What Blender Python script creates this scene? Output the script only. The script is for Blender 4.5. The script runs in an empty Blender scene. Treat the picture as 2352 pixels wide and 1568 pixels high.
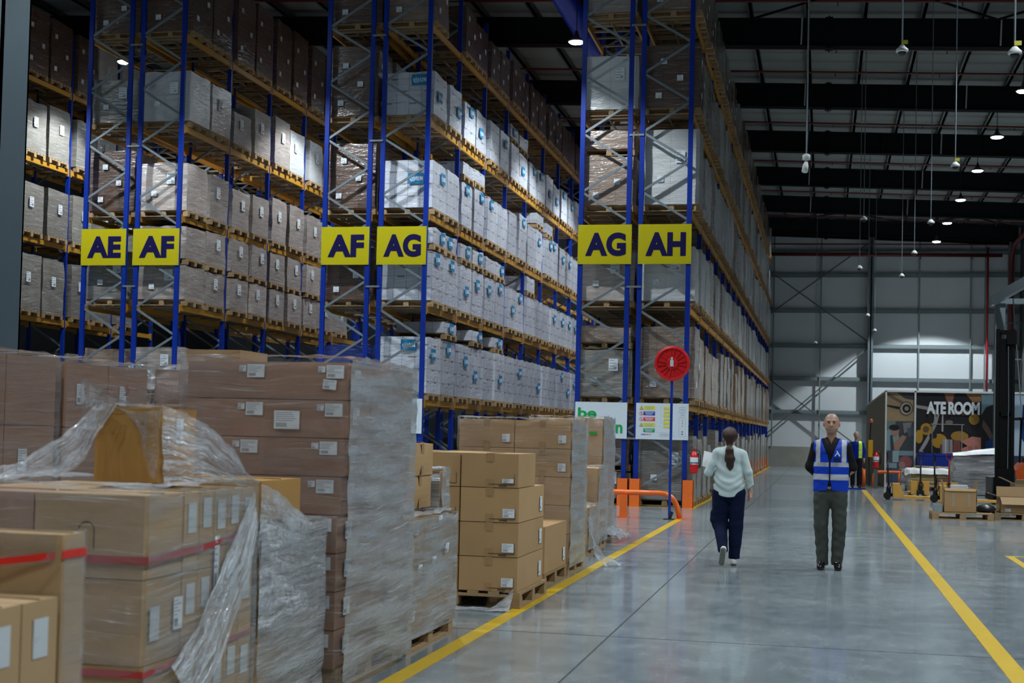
import bpy, math, random
import numpy as np
from mathutils import Matrix, Vector, Euler
SC = bpy.context.scene
COL = SC.collection
rnd = random.Random(7)

# ---------------------------------------------------------------- camera
def make_camera():
    y, p, r = (math.radians(a) for a in (12.5, 2.02, 1.36))
    f = Vector((-math.sin(y)*math.cos(p), math.cos(y)*math.cos(p), math.sin(p)))
    rt = Vector((math.cos(y), math.sin(y), 0)); up = rt.cross(f)
    R = rt*math.cos(r) + up*math.sin(r); U = up*math.cos(r) - rt*math.sin(r)
    cd = bpy.data.cameras.new('camera'); co = bpy.data.objects.new('camera', cd); COL.objects.link(co)
    m = Matrix((R, U, -f)).transposed().to_4x4(); m.translation = (0, 0, 1.52)
    co.matrix_world = m
    cd.sensor_width = 36; cd.lens = 3230/2352*36; cd.shift_y = 91/2352
    cd.clip_start = .1; cd.clip_end = 300
    cd.dof.use_dof = True; cd.dof.focus_distance = 17.5; cd.dof.aperture_fstop = 3.6
    SC.camera = co
make_camera()
# ---------------------------------------------------------------- world, exposure
SC.view_settings.view_transform = 'Standard'; SC.view_settings.look = 'None'
SC.view_settings.gamma = 1; SC.view_settings.use_curve_mapping = False
SC.view_settings.exposure = 1.12
SC.cycles.max_bounces = 6; SC.cycles.diffuse_bounces = 3; SC.cycles.glossy_bounces = 3; SC.cycles.transparent_max_bounces = 12
LAMP_W = 1500.0
LAMP_COL = (.86, .95, 1.0)
w = bpy.data.worlds.new('world'); SC.world = w; w.use_nodes = True
w.node_tree.nodes['Background'].inputs[0].default_value = (.03, .045, .06, 1)
w.node_tree.nodes['Background'].inputs[1].default_value = .05

# ---------------------------------------------------------------- node materials
class NT:
    def __init__(s, name):
        s.m = bpy.data.materials.new(name); s.m.use_nodes = True
        s.t = s.m.node_tree; s.t.nodes.clear()
        s.out = s.t.nodes.new('ShaderNodeOutputMaterial')
    def n(s, kind, ins=None, **props):
        nd = s.t.nodes.new('ShaderNode'+kind)
        for k, v in props.items(): setattr(nd, k, v)
        for k, v in (ins or {}).items(): s.set(nd.inputs[k], v)
        return nd
    def set(s, sock, v):
        if isinstance(v, bpy.types.NodeSocket): s.t.links.new(v, sock)
        elif isinstance(v, bpy.types.Node): s.t.links.new(v.outputs[0], sock)
        else:
            if isinstance(v, tuple) and len(v) == 3 and sock.type == 'RGBA': v = v+(1,)
            sock.default_value = v
    def math(s, op, a, b=0.0, c=0.0, clamp=False):
        nd = s.n('Math', operation=op, use_clamp=clamp)
        s.set(nd.inputs[0], a); s.set(nd.inputs[1], b); s.set(nd.inputs[2], c)
        return nd.outputs[0]
    def mix(s, f, a, b, blend='MIX'):
        nd = s.n('MixRGB', blend_type=blend); s.set(nd.inputs[0], f); s.set(nd.inputs[1], a); s.set(nd.inputs[2], b)
        return nd.outputs[0]
    def coord(s, which='Object', scale=(1, 1, 1), rot=(0, 0, 0)):
        tc = s.n('TexCoord'); mp = s.n('Mapping', {'Vector': tc.outputs[which], 'Scale': scale, 'Rotation': rot})
        return mp.outputs[0]
    def noise(s, vec, scale=5, detail=3, rough=.5):
        return s.n('TexNoise', {'Vector': vec, 'Scale': scale, 'Detail': detail, 'Roughness': rough}).outputs[0]
    def ramp(s, f, stops):
        nd = s.n('ValToRGB', {'Fac': f}); cr = nd.color_ramp
        while len(cr.elements) < len(stops): cr.elements.new(.5)
        for e, (p, c) in zip(cr.elements, stops):
            e.position = p; e.color = (c, c, c, 1) if isinstance(c, (int, float)) else c+(1,)
        return nd.outputs[0]
    def bump(s, h, strength=.3, dist=.01):
        return s.n('Bump', {'Height': h, 'Strength': strength, 'Distance': dist}).outputs[0]
    def pr(s, **ins):
        nm = {'col': 'Base Color', 'rough': 'Roughness', 'metal': 'Metallic', 'spec': 'Specular IOR Level',
              'nor': 'Normal', 'coat': 'Coat Weight', 'crough': 'Coat Roughness', 'alpha': 'Alpha',
              'ecol': 'Emission Color', 'estr': 'Emission Strength', 'trans': 'Transmission Weight', 'cnor': 'Coat Normal'}
        nd = s.n('BsdfPrincipled'); 
        for k, v in ins.items(): s.set(nd.inputs[nm[k]], v)
        return nd.outputs[0]
    def done(s, sh):
        s.t.links.new(sh, s.out.inputs[0]); return s.m

MATS = {}
def mat(name, col, rough=.5, metal=0, spec=.5, var=.12, nscale=6, bump=0, bscale=60, coat=0):
    """plain painted/moulded surface with a little procedural mottling"""
    if name in MATS: return MATS[name]
    t = NT(name); v = t.coord()
    nz = t.noise(v, nscale, 3)
    f = t.math('MULTIPLY_ADD', nz, var*2, 1-var)
    c = t.mix(1.0, tuple(col), f, 'MULTIPLY')
    k = dict(col=c, rough=t.math('MULTIPLY_ADD', nz, .15, max(.02, rough-.07)), metal=metal, spec=spec, coat=coat)
    if bump: k['nor'] = t.bump(t.noise(v, bscale, 2), bump, .004)
    MATS[name] = t.done(t.pr(**k)); return MATS[name]
def emis(name, col, s):
    if name not in MATS:
        t = NT(name); MATS[name] = t.done(t.n('Emission', {'Color': col, 'Strength': s}).outputs[0])
    return MATS[name]

def m_carton(name, col, rough=.62):
    if name in MATS: return MATS[name]
    t = NT(name); v = t.coord()
    n1 = t.noise(v, 2.5, 4); n2 = t.noise(t.coord(scale=(1, 1, 30)), 14, 2)
    oi = t.n('ObjectInfo').outputs['Random']
    f = t.math('ADD', t.math('MULTIPLY_ADD', n1, .26, .80), t.math('MULTIPLY_ADD', oi, .14, -.07))
    f = t.math('ADD', f, t.math('MULTIPLY_ADD', n2, .06, -.03))
    MATS[name] = t.done(t.pr(col=t.mix(1., tuple(col), f, 'MULTIPLY'), rough=rough, spec=.3, nor=t.bump(n2, .15, .002)))
    return MATS[name]

def m_wood(name='pallet_wood', col=(.38, .25, .13)):
    if name in MATS: return MATS[name]
    t = NT(name); v = t.coord(scale=(6, 6, 18))
    n1 = t.noise(v, 3, 4, .6); oi = t.n('ObjectInfo').outputs['Random']
    f = t.math('ADD', t.math('MULTIPLY_ADD', n1, .7, .55), t.math('MULTIPLY_ADD', oi, .3, -.15))
    MATS[name] = t.done(t.pr(col=t.mix(1., tuple(col), f, 'MULTIPLY'), rough=.75, spec=.2, nor=t.bump(n1, .3, .004)))
    return MATS[name]

def m_wrap(name, col, bw, bh, film=.45, fcol=(.62, .64, .68), line=.35, rot=.12, gl=.28, stub=None):
    """cartons seen through tight stretch film: carton joints, hazy film bands, glossy ripples"""
    t = NT(name); uv = t.n('TexCoord').outputs['UV']
    oi = t.n('ObjectInfo').outputs['Random']
    br = t.n('TexBrick', {'Vector': uv, 'Color1': tuple(col), 'Color2': tuple(c*.86 for c in col), 'Mortar': tuple(c*line for c in col),
             'Scale': 1.0, 'Mortar Size': .007, 'Mortar Smooth': .4, 'Brick Width': bw, 'Row Height': bh}, offset=0.0)
    bc = br.outputs[0]
    if stub:      # brown tape stubs where the white cartons meet
        sp = t.n('SeparateXYZ', {0: uv})
        fv = t.math('LESS_THAN', t.math('ABSOLUTE', t.math('SUBTRACT', t.math('FRACT', t.math('MULTIPLY', sp.outputs[1], 1/bh)), .96)), .085)
        fu = t.math('LESS_THAN', t.math('FRACT', t.math('ADD', t.math('MULTIPLY', sp.outputs[0], .5/bw), t.math('MULTIPLY', t.math('FLOOR', t.math('MULTIPLY', sp.outputs[1], 1/bh)), .37))), .30)
        bc = t.mix(t.math('MULTIPLY', fv, fu), bc, stub)
    mp = t.n('Mapping', {'Vector': uv, 'Rotation': (0, 0, rot), 'Scale': (1.3, 13, 1)})
    off = t.n('VectorMath', {0: mp.outputs[0], 1: (0, 0, 0)}, operation='ADD')
    cmb = t.n('CombineXYZ', {'X': t.math('MULTIPLY', oi, 37.), 'Y': t.math('MULTIPLY', oi, 91.)}); t.set(off.inputs[1], cmb)
    s1 = t.noise(off.outputs[0], 1.0, 3, .6)
    big = t.noise(uv, 1.7, 2)
    f = t.math('MULTIPLY', t.ramp(t.math('ADD', t.math('MULTIPLY', s1, .7), t.math('MULTIPLY', big, .3)), [(.36, 0.0), (.66, 1.0)]), film)
    c = t.mix(t.math('ADD', f, film*.25, clamp=True), bc, tuple(fcol))
    c = t.mix(1., c, t.math('MULTIPLY_ADD', oi, .3, .75), 'MULTIPLY')
    pl = t.ramp(t.noise(t.n('Mapping', {'Vector': off.outputs[0], 'Scale': (.7, 3.0, 1)}).outputs[0], 1.3, 4, .7), [(.60, 0.), (.66, min(1, film*1.6))])
    c = t.mix(pl, c, (.70, .74, .80))  # pale pleat streaks, film glints put into the base colour
    wr = t.noise(t.n('Mapping', {'Vector': off.outputs[0], 'Scale': (.9, .25, 1)}).outputs[0], 2.2, 4, .7)
    nb = t.bump(t.math('ADD', t.math('MULTIPLY', wr, 2.0), t.math('MULTIPLY', s1, .35)), .55, .022)
    MATS[name] = t.done(t.pr(col=c, rough=gl+.12, spec=.5, nor=nb, coat=1., crough=gl*.5, cnor=nb)); return MATS[name]

def m_film(name, base=.08, streak=.35, graze=.75, rot=.0, col=(.40, .42, .44), rough=.2, sc=(2.0, 46, 1), bumps=.9, pleat_glint=.38):
    """stretch film: mostly clear face-on, milky at grazing view, fine tension streaks, pleat glints put in as pale colour"""
    if name in MATS: return MATS[name]
    t = NT(name); uv = t.n('TexCoord').outputs['UV']
    mp = t.n('Mapping', {'Vector': uv, 'Rotation': (0, 0, rot), 'Scale': sc}).outputs[0]
    warp = t.n('VectorMath', {0: mp, 1: t.n('CombineXYZ', {'Y': t.math('MULTIPLY', t.noise(uv, 1.3, 2), 5.0)})}, operation='ADD').outputs[0]
    s1 = t.noise(warp, 1.0, 5, .7); big = t.noise(t.n('Mapping', {'Vector': uv, 'Rotation': (0, 0, rot), 'Scale': (.8, 6.5, 1)}).outputs[0], 1.5, 4, .6)
    st = t.ramp(t.math('ADD', t.math('MULTIPLY', s1, .6), t.math('MULTIPLY', big, .4)), [(.40, 0.), (.62, 1.)])
    fine = t.noise(t.n('Mapping', {'Vector': warp, 'Scale': (.7, 2.1, 1)}).outputs[0], 1.0, 4, .75)
    pl = t.ramp(fine, [(.585, 0.), (.66, 1.)])  # fine film pleats, their bright glints painted as pale opaque lines
    fc = t.n('LayerWeight', {'Blend': .5}).outputs['Facing']
    g = t.math('POWER', fc, 2.0)
    a = t.math('ADD', t.math('MULTIPLY_ADD', st, streak, base), t.math('MULTIPLY', g, graze), clamp=True)
    a = t.math('ADD', t.math('MULTIPLY', a, t.ramp(big, [(.36, .5), (.62, 1.05)])), t.math('MULTIPLY', pl, pleat_glint), clamp=True)
    nb = t.bump(t.math('ADD', t.math('MULTIPLY', big, 2.5), t.math('MULTIPLY', s1, 1.0)), bumps, .022)
    pr = t.pr(col=t.mix(pl, tuple(col), (.80, .83, .86)), rough=rough, spec=1.0, nor=nb, coat=1.0, crough=.10, cnor=nb)
    gl = t.n('BsdfGlossy', {'Color': (.9, .95, 1., 1), 'Roughness': .12, 'Normal': nb}).outputs[0]
    mx = t.n('MixShader', {0: a, 1: t.n('BsdfTransparent').outputs[0], 2: pr})
    mx2 = t.n('MixShader', {0: t.math('MULTIPLY_ADD', pl, .35, .05), 1: mx.outputs[0], 2: gl})
    MATS[name] = t.done(mx2.outputs[0]); return MATS[name]

def m_floor():
    t = NT('polished_concrete'); v = t.coord()
    n1 = t.noise(v, .35, 5, .6); n2 = t.noise(v, 2.6, 6, .65); n3 = t.noise(t.coord(scale=(1, .35, 1)), 9, 4, .7)
    f = t.math('ADD', t.math('MULTIPLY', n1, .5), t.math('ADD', t.math('MULTIPLY', n2, .3), t.math('MULTIPLY', n3, .2)))
    c = t.ramp(f, [(.34, (.135, .165, .18)), (.5, (.225, .262, .28)), (.66, (.34, .375, .385))])
    r = t.math('MULTIPLY_ADD', n3, .16, t.math('MULTIPLY_ADD', n2, .16, .02))
    nb = t.bump(t.noise(v, 1.3, 3), .06, .05)
    return t.done(t.pr(col=c, rough=r, spec=.62, nor=nb, coat=.25, crough=.06))
def m_upright():
    t = NT('rack_blue'); uv = t.n('TexCoord').outputs['UV']
    s = t.n('SeparateXYZ', {0: uv})
    fy = t.math('MULTIPLY', t.math('SUBTRACT', t.math('FRACT', t.math('MULTIPLY', s.outputs[1], 1/.075)), .5), .075)
    fx = t.math('SUBTRACT', t.math('ABSOLUTE', s.outputs[0]), .026)
    d = t.math('SQRT', t.math('ADD', t.math('MULTIPLY', fx, fx), t.math('MULTIPLY', fy, fy)))
    hole = t.math('LESS_THAN', d, .009)
    nz = t.noise(t.coord(), 3, 2)
    c = t.mix(hole, t.mix(nz, (.0, .016, .20), (.0, .030, .33)), (.03, .05, .12))
    return t.done(t.pr(col=c, rough=.42, spec=.3))

# ---------------------------------------------------------------- mesh builder
class MB:
    def __init__(s): s.v = []; s.f = []; s.mi = []; s.uv = []
    def quad(s, pts, mi=0, uv=None):
        b = len(s.v); s.v += [tuple(p) for p in pts]; s.f.append(tuple(range(b, b+len(pts)))); s.mi.append(mi)
        if uv is None:
            p = [Vector(q) for q in pts]; n = (p[1]-p[0]).cross(p[2]-p[0])
            ax = max(range(3), key=lambda i: abs(n[i]))
            uv = [((q[1], q[2]) if ax == 0 else (q[0], q[2]) if ax == 1 else (q[0], q[1])) for q in pts]
        s.uv += uv
    def box(s, x0, y0, z0, x1, y1, z1, mi=0, M=None, cuv=False):
        x0, x1 = min(x0, x1), max(x0, x1); y0, y1 = min(y0, y1), max(y0, y1); z0, z1 = min(z0, z1), max(z0, z1)
        c = [Vector((x, y, z)) for z in (z0, z1) for y in (y0, y1) for x in (x0, x1)]
        cx, cy = ((x0+x1)/2, (y0+y1)/2) if cuv else (0, 0)
        for q in ((0, 1, 5, 4), (1, 3, 7, 5), (3, 2, 6, 7), (2, 0, 4, 6), (4, 5, 7, 6), (2, 3, 1, 0)):
            P = [c[i] for i in q]
            ax = (1, 0, 1, 0, 2, 2)[((0, 1, 5, 4), (1, 3, 7, 5), (3, 2, 6, 7), (2, 0, 4, 6), (4, 5, 7, 6), (2, 3, 1, 0)).index(q)]
            uv = [((p[1]-cy, p[2]) if ax == 0 else (p[0]-cx, p[2]) if ax == 1 else (p[0], p[1])) for p in P]
            if M is not None: P = [M @ p for p in P]
            s.quad(P, mi, uv)
        return s
    def rod(s, p, q, w, h=None, mi=0, roll=None):
        """rectangular bar from p to q, w wide, h thick"""
        p, q = Vector(p), Vector(q); d = q-p; L = d.length; d.normalize()
        u = Vector((0, 0, 1)) if abs(d.z) < .95 else Vector((0, 1, 0))
        if roll is not None: u = Vector(roll)
        a = d.cross(u).normalized(); b = a.cross(d).normalized()
        M = Matrix((a, d, b)).transposed().to_4x4(); M.translation = p
        h = w if h is None else h
        return s.box(-w/2, 0, -h/2, w/2, L, h/2, mi, M)
    def tube(s, pts, r, n=10, mi=0, caps=True):
        pts = [Vector(p) for p in pts]; rs = r if isinstance(r, (list, tuple)) else [r]*len(pts)
        rings = []; ref = None
        for i, p in enumerate(pts):
            d = (pts[min(i+1, len(pts)-1)]-pts[max(i-1, 0)]).normalized()
            if ref is None: ref = Vector((0, 0, 1)) if abs(d.z) < .9 else Vector((1, 0, 0))
            a = d.cross(ref).normalized(); b = a.cross(d).normalized(); ref = b
            base = len(s.v)
            s.v += [tuple(p+(a*math.cos(t)+b*math.sin(t))*rs[i]) for t in [2*math.pi*k/n for k in range(n)]]
            rings.append(base)
        for i in range(len(pts)-1):
            for k in range(n):
                a, b = rings[i]+k, rings[i]+(k+1) % n; c, d = rings[i+1]+(k+1) % n, rings[i+1]+k
                s.f.append((a, b, c, d)); s.mi.append(mi); s.uv += [(k/n, i), ((k+1)/n, i), ((k+1)/n, i+1), (k/n, i+1)]
        if caps:
            for base, rev in ((rings[0], True), (rings[-1], False)):
                f = list(range(base, base+n)); f = f[::-1] if rev else f
                s.f.append(tuple(f)); s.mi.append(mi); s.uv += [(0, 0)]*n
        return s
    def lathe(s, prof, c=(0, 0, 0), axis='z', n=24, mi=0):
        """prof: (radius, height) pairs, bottom to top"""
        c = Vector(c); rings = []
        for r, h in prof:
            base = len(s.v)
            for k in range(n):
                t = 2*math.pi*k/n; x, y = r*math.cos(t), r*math.sin(t)
                v = {'z': (x, y, h), 'y': (x, h, -y), 'x': (h, x, y)}[axis]
                s.v.append(tuple(c+Vector(v)))
            rings.append(base)
        for i in range(len(prof)-1):
            for k in range(n):
                s.f.append((rings[i]+k, rings[i]+(k+1) % n, rings[i+1]+(k+1) % n, rings[i+1]+k)); s.mi.append(mi)
                s.uv += [(k/n, i), ((k+1)/n, i), ((k+1)/n, i+1), (k/n, i+1)]
        for base, rev in ((rings[0], True), (rings[-1], False)):
            f = list(range(base, base+n)); s.f.append(tuple(f[::-1] if rev else f)); s.mi.append(mi); s.uv += [(0, 0)]*n
        return s
    def poly(s, pts, d, mi=0):
        """extrude polygon pts (3D, planar) along vector d"""
        d = Vector(d); P = [Vector(p) for p in pts]; Q = [p+d for p in P]
        s.quad(P, mi); s.quad(Q[::-1], mi)
        for i in range(len(P)):
            j = (i+1) % len(P); s.quad([P[j], P[i], Q[i], Q[j]], mi)
        return s
    def grid(s, G, mi=0, uv=None):
        """G: numpy array (nu,nv,3)"""
        nu, nv = G.shape[:2]; b = len(s.v); s.v += [tuple(p) for p in G.reshape(-1, 3)]
        for i in range(nu-1):
            for j in range(nv-1):
                q = (i*nv+j, (i+1)*nv+j, (i+1)*nv+j+1, i*nv+j+1)
                s.f.append(tuple(b+k for k in q)); s.mi.append(mi)
                if uv is not None: s.uv += [tuple(uv.reshape(-1, 2)[k]) for k in q]
                else: s.uv += [(i/nu, j/nv), ((i+1)/nu, j/nv), ((i+1)/nu, (j+1)/nv), (i/nu, (j+1)/nv)]
        return s
    def mesh(s, name, mats, smooth=False):
        me = bpy.data.meshes.new(name); me.from_pydata(s.v, [], s.f)
        for m in (mats if isinstance(mats, (list, tuple)) else [mats]): me.materials.append(m)
        me.polygons.foreach_set('material_index', s.mi)
        ul = me.uv_layers.new(name='UVMap'); ul.data.foreach_set('uv', [c for p in s.uv for c in p])
        if smooth: me.polygons.foreach_set('use_smooth', [True]*len(me.polygons))
        me.validate(); me.update(); return me

def obj(name, me, parent=None, loc=None, rot=None, mats=None, smooth=False, bevel=0):
    if isinstance(me, MB): me = me.mesh(name, mats, smooth)
    o = bpy.data.objects.new(name, me); COL.objects.link(o)
    if parent is not None: o.parent = parent
    if loc is not None: o.location = loc
    if rot is not None: o.rotation_euler = rot
    if bevel:
        b = o.modifiers.new('bevel', 'BEVEL'); b.width = bevel; b.segments = 2; b.limit_method = 'ANGLE'
    return o
def tag(o, label=None, cat=None, group=None, kind=None):
    for k, v in (('label', label), ('category', cat), ('group', group), ('kind', kind)):
        if v: o[k] = v
    return o
def empty(name, loc=(0, 0, 0), rz=0, label=None, cat=None, group=None):
    o = bpy.data.objects.new(name, None); COL.objects.link(o); o.location = loc; o.rotation_euler = (0, 0, rz)
    o.empty_display_size = .1
    return tag(o, label, cat, group)
def struct(name, mb, mats, smooth=False):
    o = obj(name, mb, mats=mats, smooth=smooth); o['kind'] = 'structure'; return o
def nz3(P, seed, f=1.0, oct=4):
    """smooth pseudo noise in about -1..1"""
    r = np.random.RandomState(seed); P = np.asarray(P, float); s = np.zeros(P.shape[:-1]); a = 1.; tot = 0
    for o in range(oct):
        for k in range(4):
            d = r.normal(size=3); d /= np.linalg.norm(d)
            s += a*np.sin((P @ d)*f*2*np.pi+r.rand()*7)
        tot += a*2.; a *= .55; f *= 1.9
    return s/tot
def text_mesh(s, w, h, mats, depth=.004, bold=.03, space=1.0):
    """lettering fitted to w x h, lying in the XZ plane facing -Y, lower left at the origin"""
    cu = bpy.data.curves.new('lettering', 'FONT'); cu.body = s; cu.extrude = .01; cu.offset = bold; cu.space_character = space
    cu.resolution_u = 6
    ob = bpy.data.objects.new('lettering', cu); COL.objects.link(ob)
    dg = bpy.context.evaluated_depsgraph_get(); dg.update()
    me = bpy.data.meshes.new_from_object(ob.evaluated_get(dg)); bpy.data.objects.remove(ob)
    co = np.empty(len(me.vertices)*3); me.vertices.foreach_get('co', co); co = co.reshape(-1, 3)
    lo, hi = co.min(0), co.max(0)
    out = np.empty_like(co); out[:, 0] = (co[:, 0]-lo[0])/(hi[0]-lo[0])*w; out[:, 2] = (co[:, 1]-lo[1])/(hi[1]-lo[1])*h
    out[:, 1] = -(co[:, 2]-lo[2])/(hi[2]-lo[2])*depth
    me.vertices.foreach_set('co', out.ravel()); me.materials.clear(); me.materials.append(mats); me.update()
    return me
ORD = ['first', 'second', 'third', 'fourth', 'fifth', 'sixth', 'seventh', 'eighth', 'ninth', 'tenth', 'eleventh', 'twelfth', 'thirteenth',
       'fourteenth', 'fifteenth', 'sixteenth', 'seventeenth', 'eighteenth', 'nineteenth', 'twentieth', 'twenty-first', 'twenty-second',
       'twenty-third', 'twenty-fourth', 'twenty-fifth', 'twenty-sixth', 'twenty-seventh', 'twenty-eighth', 'twenty-ninth', 'thirtieth',
       'thirty-first', 'thirty-second', 'thirty-third', 'thirty-fourth']
BLUE = m_upright(); ORANGE = mat('beam_orange', (.44, .215, .018), .45, nscale=2); GALV = mat('galvanised', (.17, .20, .225), .45, .2)
WOOD = m_wood(); BLACK = mat('black_plastic', (.012, .012, .014), .4); WHITE = mat('white_paper', (.72, .76, .80), .6, var=.04)
SAFE = mat('safety_orange', (.85, .16, .02), .38, nscale=3); YEL = mat('sign_yellow', (.48, .41, .004), .55, spec=.2, var=.04)
NAVY = mat('sign_navy', (.006, .004, .06), .5, spec=.2); RED = mat('signal_red', (.62, .012, .015), .3)
STEEL = mat('steel_grey', (.10, .13, .145), .5); DSTEEL = mat('roof_steel', (.010, .011, .013), .8, spec=.1)
BPAINT = mat('plain_blue', (.0, .03, .30), .4)

# ================================================================ large structure
YW = 74.5          # far wall
SL = .044          # roof falls to the right
def rz(x): return 12.55 - SL*(x-1.1)
struct('floor', MB().box(-34, -14, -.2, 14, YW+.3, 0), m_floor())
# roof sheeting with trapezoid ribs running along X
def build_roof():
    t = NT('roof_sheet'); v = t.coord()
    c = t.mix(t.noise(v, .5, 3), (.17, .18, .18), (.27, .29, .28)); 
    m = t.done(t.pr(col=c, rough=.7, spec=.2))
    b = MB(); y = -14.
    while y < YW+.2:
        for (ya, yb, za, zb) in ((y, y+.7, .0, .0), (y+.7, y+.76, .0, .05), (y+.76, y+.92, .05, .05), (y+.92, y+1.0, .05, .0)):
            b.quad([(-34, ya, rz(-34)+.22+za), (-34, yb, rz(-34)+.22+zb), (14, yb, rz(14)+.22+zb), (14, ya, rz(14)+.22+za)])
        y += 1.0
    b.quad([(-34, -14, rz(-34)+.4), (14, -14, rz(14)+.4), (14, YW+.2, rz(14)+.4), (-34, YW+.2, rz(-34)+.4)])
    struct('ceiling', b, m)
build_roof()
k = 0
for i in range(-6, 6):                      # rafters every 7.05 m
    y = 66.0 + (i-4)*7.05 + 7.05
    if y > YW-.3: y = YW-.45
    k += 1; b = MB()
    for (d, t0, t1) in ((.10, -.75, .0), (.16, -.75, -.71), (.16, -.04, .0)):
        x0, x1 = -34, 9.3
        P = [(x0, y-d, rz(x0)+t0), (x1, y-d, rz(x1)+t0), (x1, y-d, rz(x1)+t1), (x0, y-d, rz(x0)+t1)]
        b.poly(P, (0, 2*d, 0))
    b.box(-.02, y-.17, rz(0)-.83, .02, y+.17, rz(0)+.06).box(-.10, y-.17, rz(0)-.79, .10, y+.17, rz(0)-.75).box(-.10, y-.17, rz(0), .10, y+.17, rz(0)+.03)
    for x in (-14, -4.6, 1.9, 8.5): b.box(x-.03, y-.17, rz(x)-.72, x+.03, y+.17, rz(x)-.02)
    struct('trim_%d' % k, b, DSTEEL)
for j in range(22):                         # purlins running down the hall
    x = -22.6 + j*1.47
    if x > 9: break
    k += 1; b = MB(); z = rz(x)
    b.box(x-.04, -14, z, x+.04, YW, z+.2).box(x-.09, -14, z, x+.04, YW, z+.02)
    struct('trim_%d' % k, b, mat('purlin_steel', (.07, .078, .08), .6))
# walls
def wall_mat(name, col):
    t = NT(name); uv = t.n('TexCoord').outputs['UV']
    s = t.n('SeparateXYZ', {0: uv})
    rib = t.math('PINGPONG', s.outputs[0], .12)
    n = t.noise(t.coord(), .6, 3)
    return t.done(t.pr(col=t.mix(n, tuple(c*.85 for c in col), tuple(col)), rough=.5, spec=.3, nor=t.bump(rib, .35, .02)))
CLAD = wall_mat('cladding', (.60, .64, .66))
CONC = mat('wall_concrete', (.25, .25, .22), .8, var=.25, nscale=1.5, bump=.3, bscale=8)
struct('wall_back', MB().box(-34, YW, 1.05, 14, YW+.2, 14.5), CLAD)
struct('trim_50', MB().box(-34, YW-.16, 0, 14, YW, 1.05), CONC)
struct('wall_right', MB().box(9.6, -14, 0, 9.8, YW, 14), mat('dark_cladding', (.10, .11, .115), .6, bump=.2, bscale=3))
struct('wall_left', MB().box(-34.2, -14, 0, -34, YW, 14.5), mat('dark_cladding', (.10, .11, .115)))
struct('wall_front', MB().box(-34, -14.2, 0, 14, -14, 14.5), mat('dark_cladding', (.10, .11, .115)))
b = MB()
for z in (11.1, 9.95, 8.1, 6.28, 4.58, 2.86):  # girts
    b.box(-12, YW-.22, z-.1, 9.6, YW-.02, z-.06).box(-12, YW-.22, z-.07, 9.6, YW-.18, z+.07).box(-12, YW-.22, z+.08, 9.6, YW-.02, z+.1)
struct('trim_51', b, mat('girt_steel', (.16, .20, .21), .5))
b = MB()
for x in (2.3, -9.0, 9.1):                      # wind columns
    b.box(x-.13, YW-.75, 0, x+.13, YW-.71, 12.2).box(x-.13, YW-.29, 0, x+.13, YW-.25, 12.2).box(x-.03, YW-.75, 0, x+.03, YW-.25, 12.2)
struct('trim_52', b, STEEL)
b = MB()
for x in (-2.6, -.2, 4.7, 7.2, 7.9): b.box(x-.035, YW-.3, 1.05, x+.035, YW-.22, 12.2)
struct('trim_53', b, mat('girt_steel', (.16, .20, .21)))
b = MB()
for p, q in (((-3.2, 10.4), (2.2, 6.5)), ((-3.2, 7.6), (2.2, 11.6)), ((-3.4, 5.0), (2.2, .8)), ((-3.4, 1.2), (2.2, 6.2))):
    b.rod((p[0], YW-.45, p[1]), (q[0], YW-.45, q[1]), .06, .06)
struct('trim_54', b, mat('brace_steel', (.09, .10, .10), .5))
b = MB()                                          # roof cross bracing
for y in (30.8, 66.0):
    for x0, x1 in ((-2, 4.2), (4.2, -2), (4.2, 9.2), (9.2, 4.2)):
        b.rod((x0, y+.4, rz(x0)-.1), (x1, y+6.6, rz(x1)-.1), .05, .05)
struct('trim_55', b, DSTEEL)
# near steel column at the left edge of the frame
def ycolumn(x, y, name, m, s=.55):
    b = MB(); b.box(x-s/2, y-s/2, 0, x+s/2, y-s/2+.03, 12).box(x-s/2, y+s/2-.03, 0, x+s/2, y+s/2, 12).box(x-.02, y-s/2, 0, x+.02, y+s/2, 12)
    b.box(x+s/2-.03, y-s/2, 0, x+s/2, y+s/2, 12); struct(name, b, m)
ycolumn(-9.27, 14.2, 'trim_60', mat('column_grey', (.085, .12, .145), .5, var=.06))
# floor joints
b = MB()
for x in (-1.54,): b.box(x-.006, -14, 0, x+.006, YW-.3, .0015)
for y in (10.5, 22.6, 34.7, 46.8, 58.9): b.box(-30, y-.005, 0, 9.5, y+.005, .0012)
struct('trim_61', b, mat('joint_dark', (.03, .033, .035), .7))
# painted floor lines
LY = mat('line_yellow', (.60, .385, .01), .35, var=.16, nscale=9)
def fline(x0, y0, x1, y1, w, label):
    b = MB(); b.rod((x0, y0, .002), (x1, y1, .002), w, .003); tag(obj('floor_line', b, mats=LY), label, 'floor marking')
fline(-2.50, -2, -2.50, 25.4, .125, 'yellow floor line along the staged pallets ending at the orange barrier')
fline(1.27, 4, 1.22, 43.6, .14, 'long yellow floor line right of the man in the blue vest')
fline(2.40, 19.85, 4.6, 19.85, .1, 'short yellow crossing line on the floor at the right edge')
fline(2.46, 19.8, 2.46, 15.2, .1, 'yellow bay edge line on the floor at the right edge')
fline(-2.62, 29.2, -2.62, 73, .12, 'yellow floor line at the foot of the AH rack')
fline(-5.3, 29.3, -2.6, 29.3, .035, 'thin yellow line across the front feet of the AG and AH racks')

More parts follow.
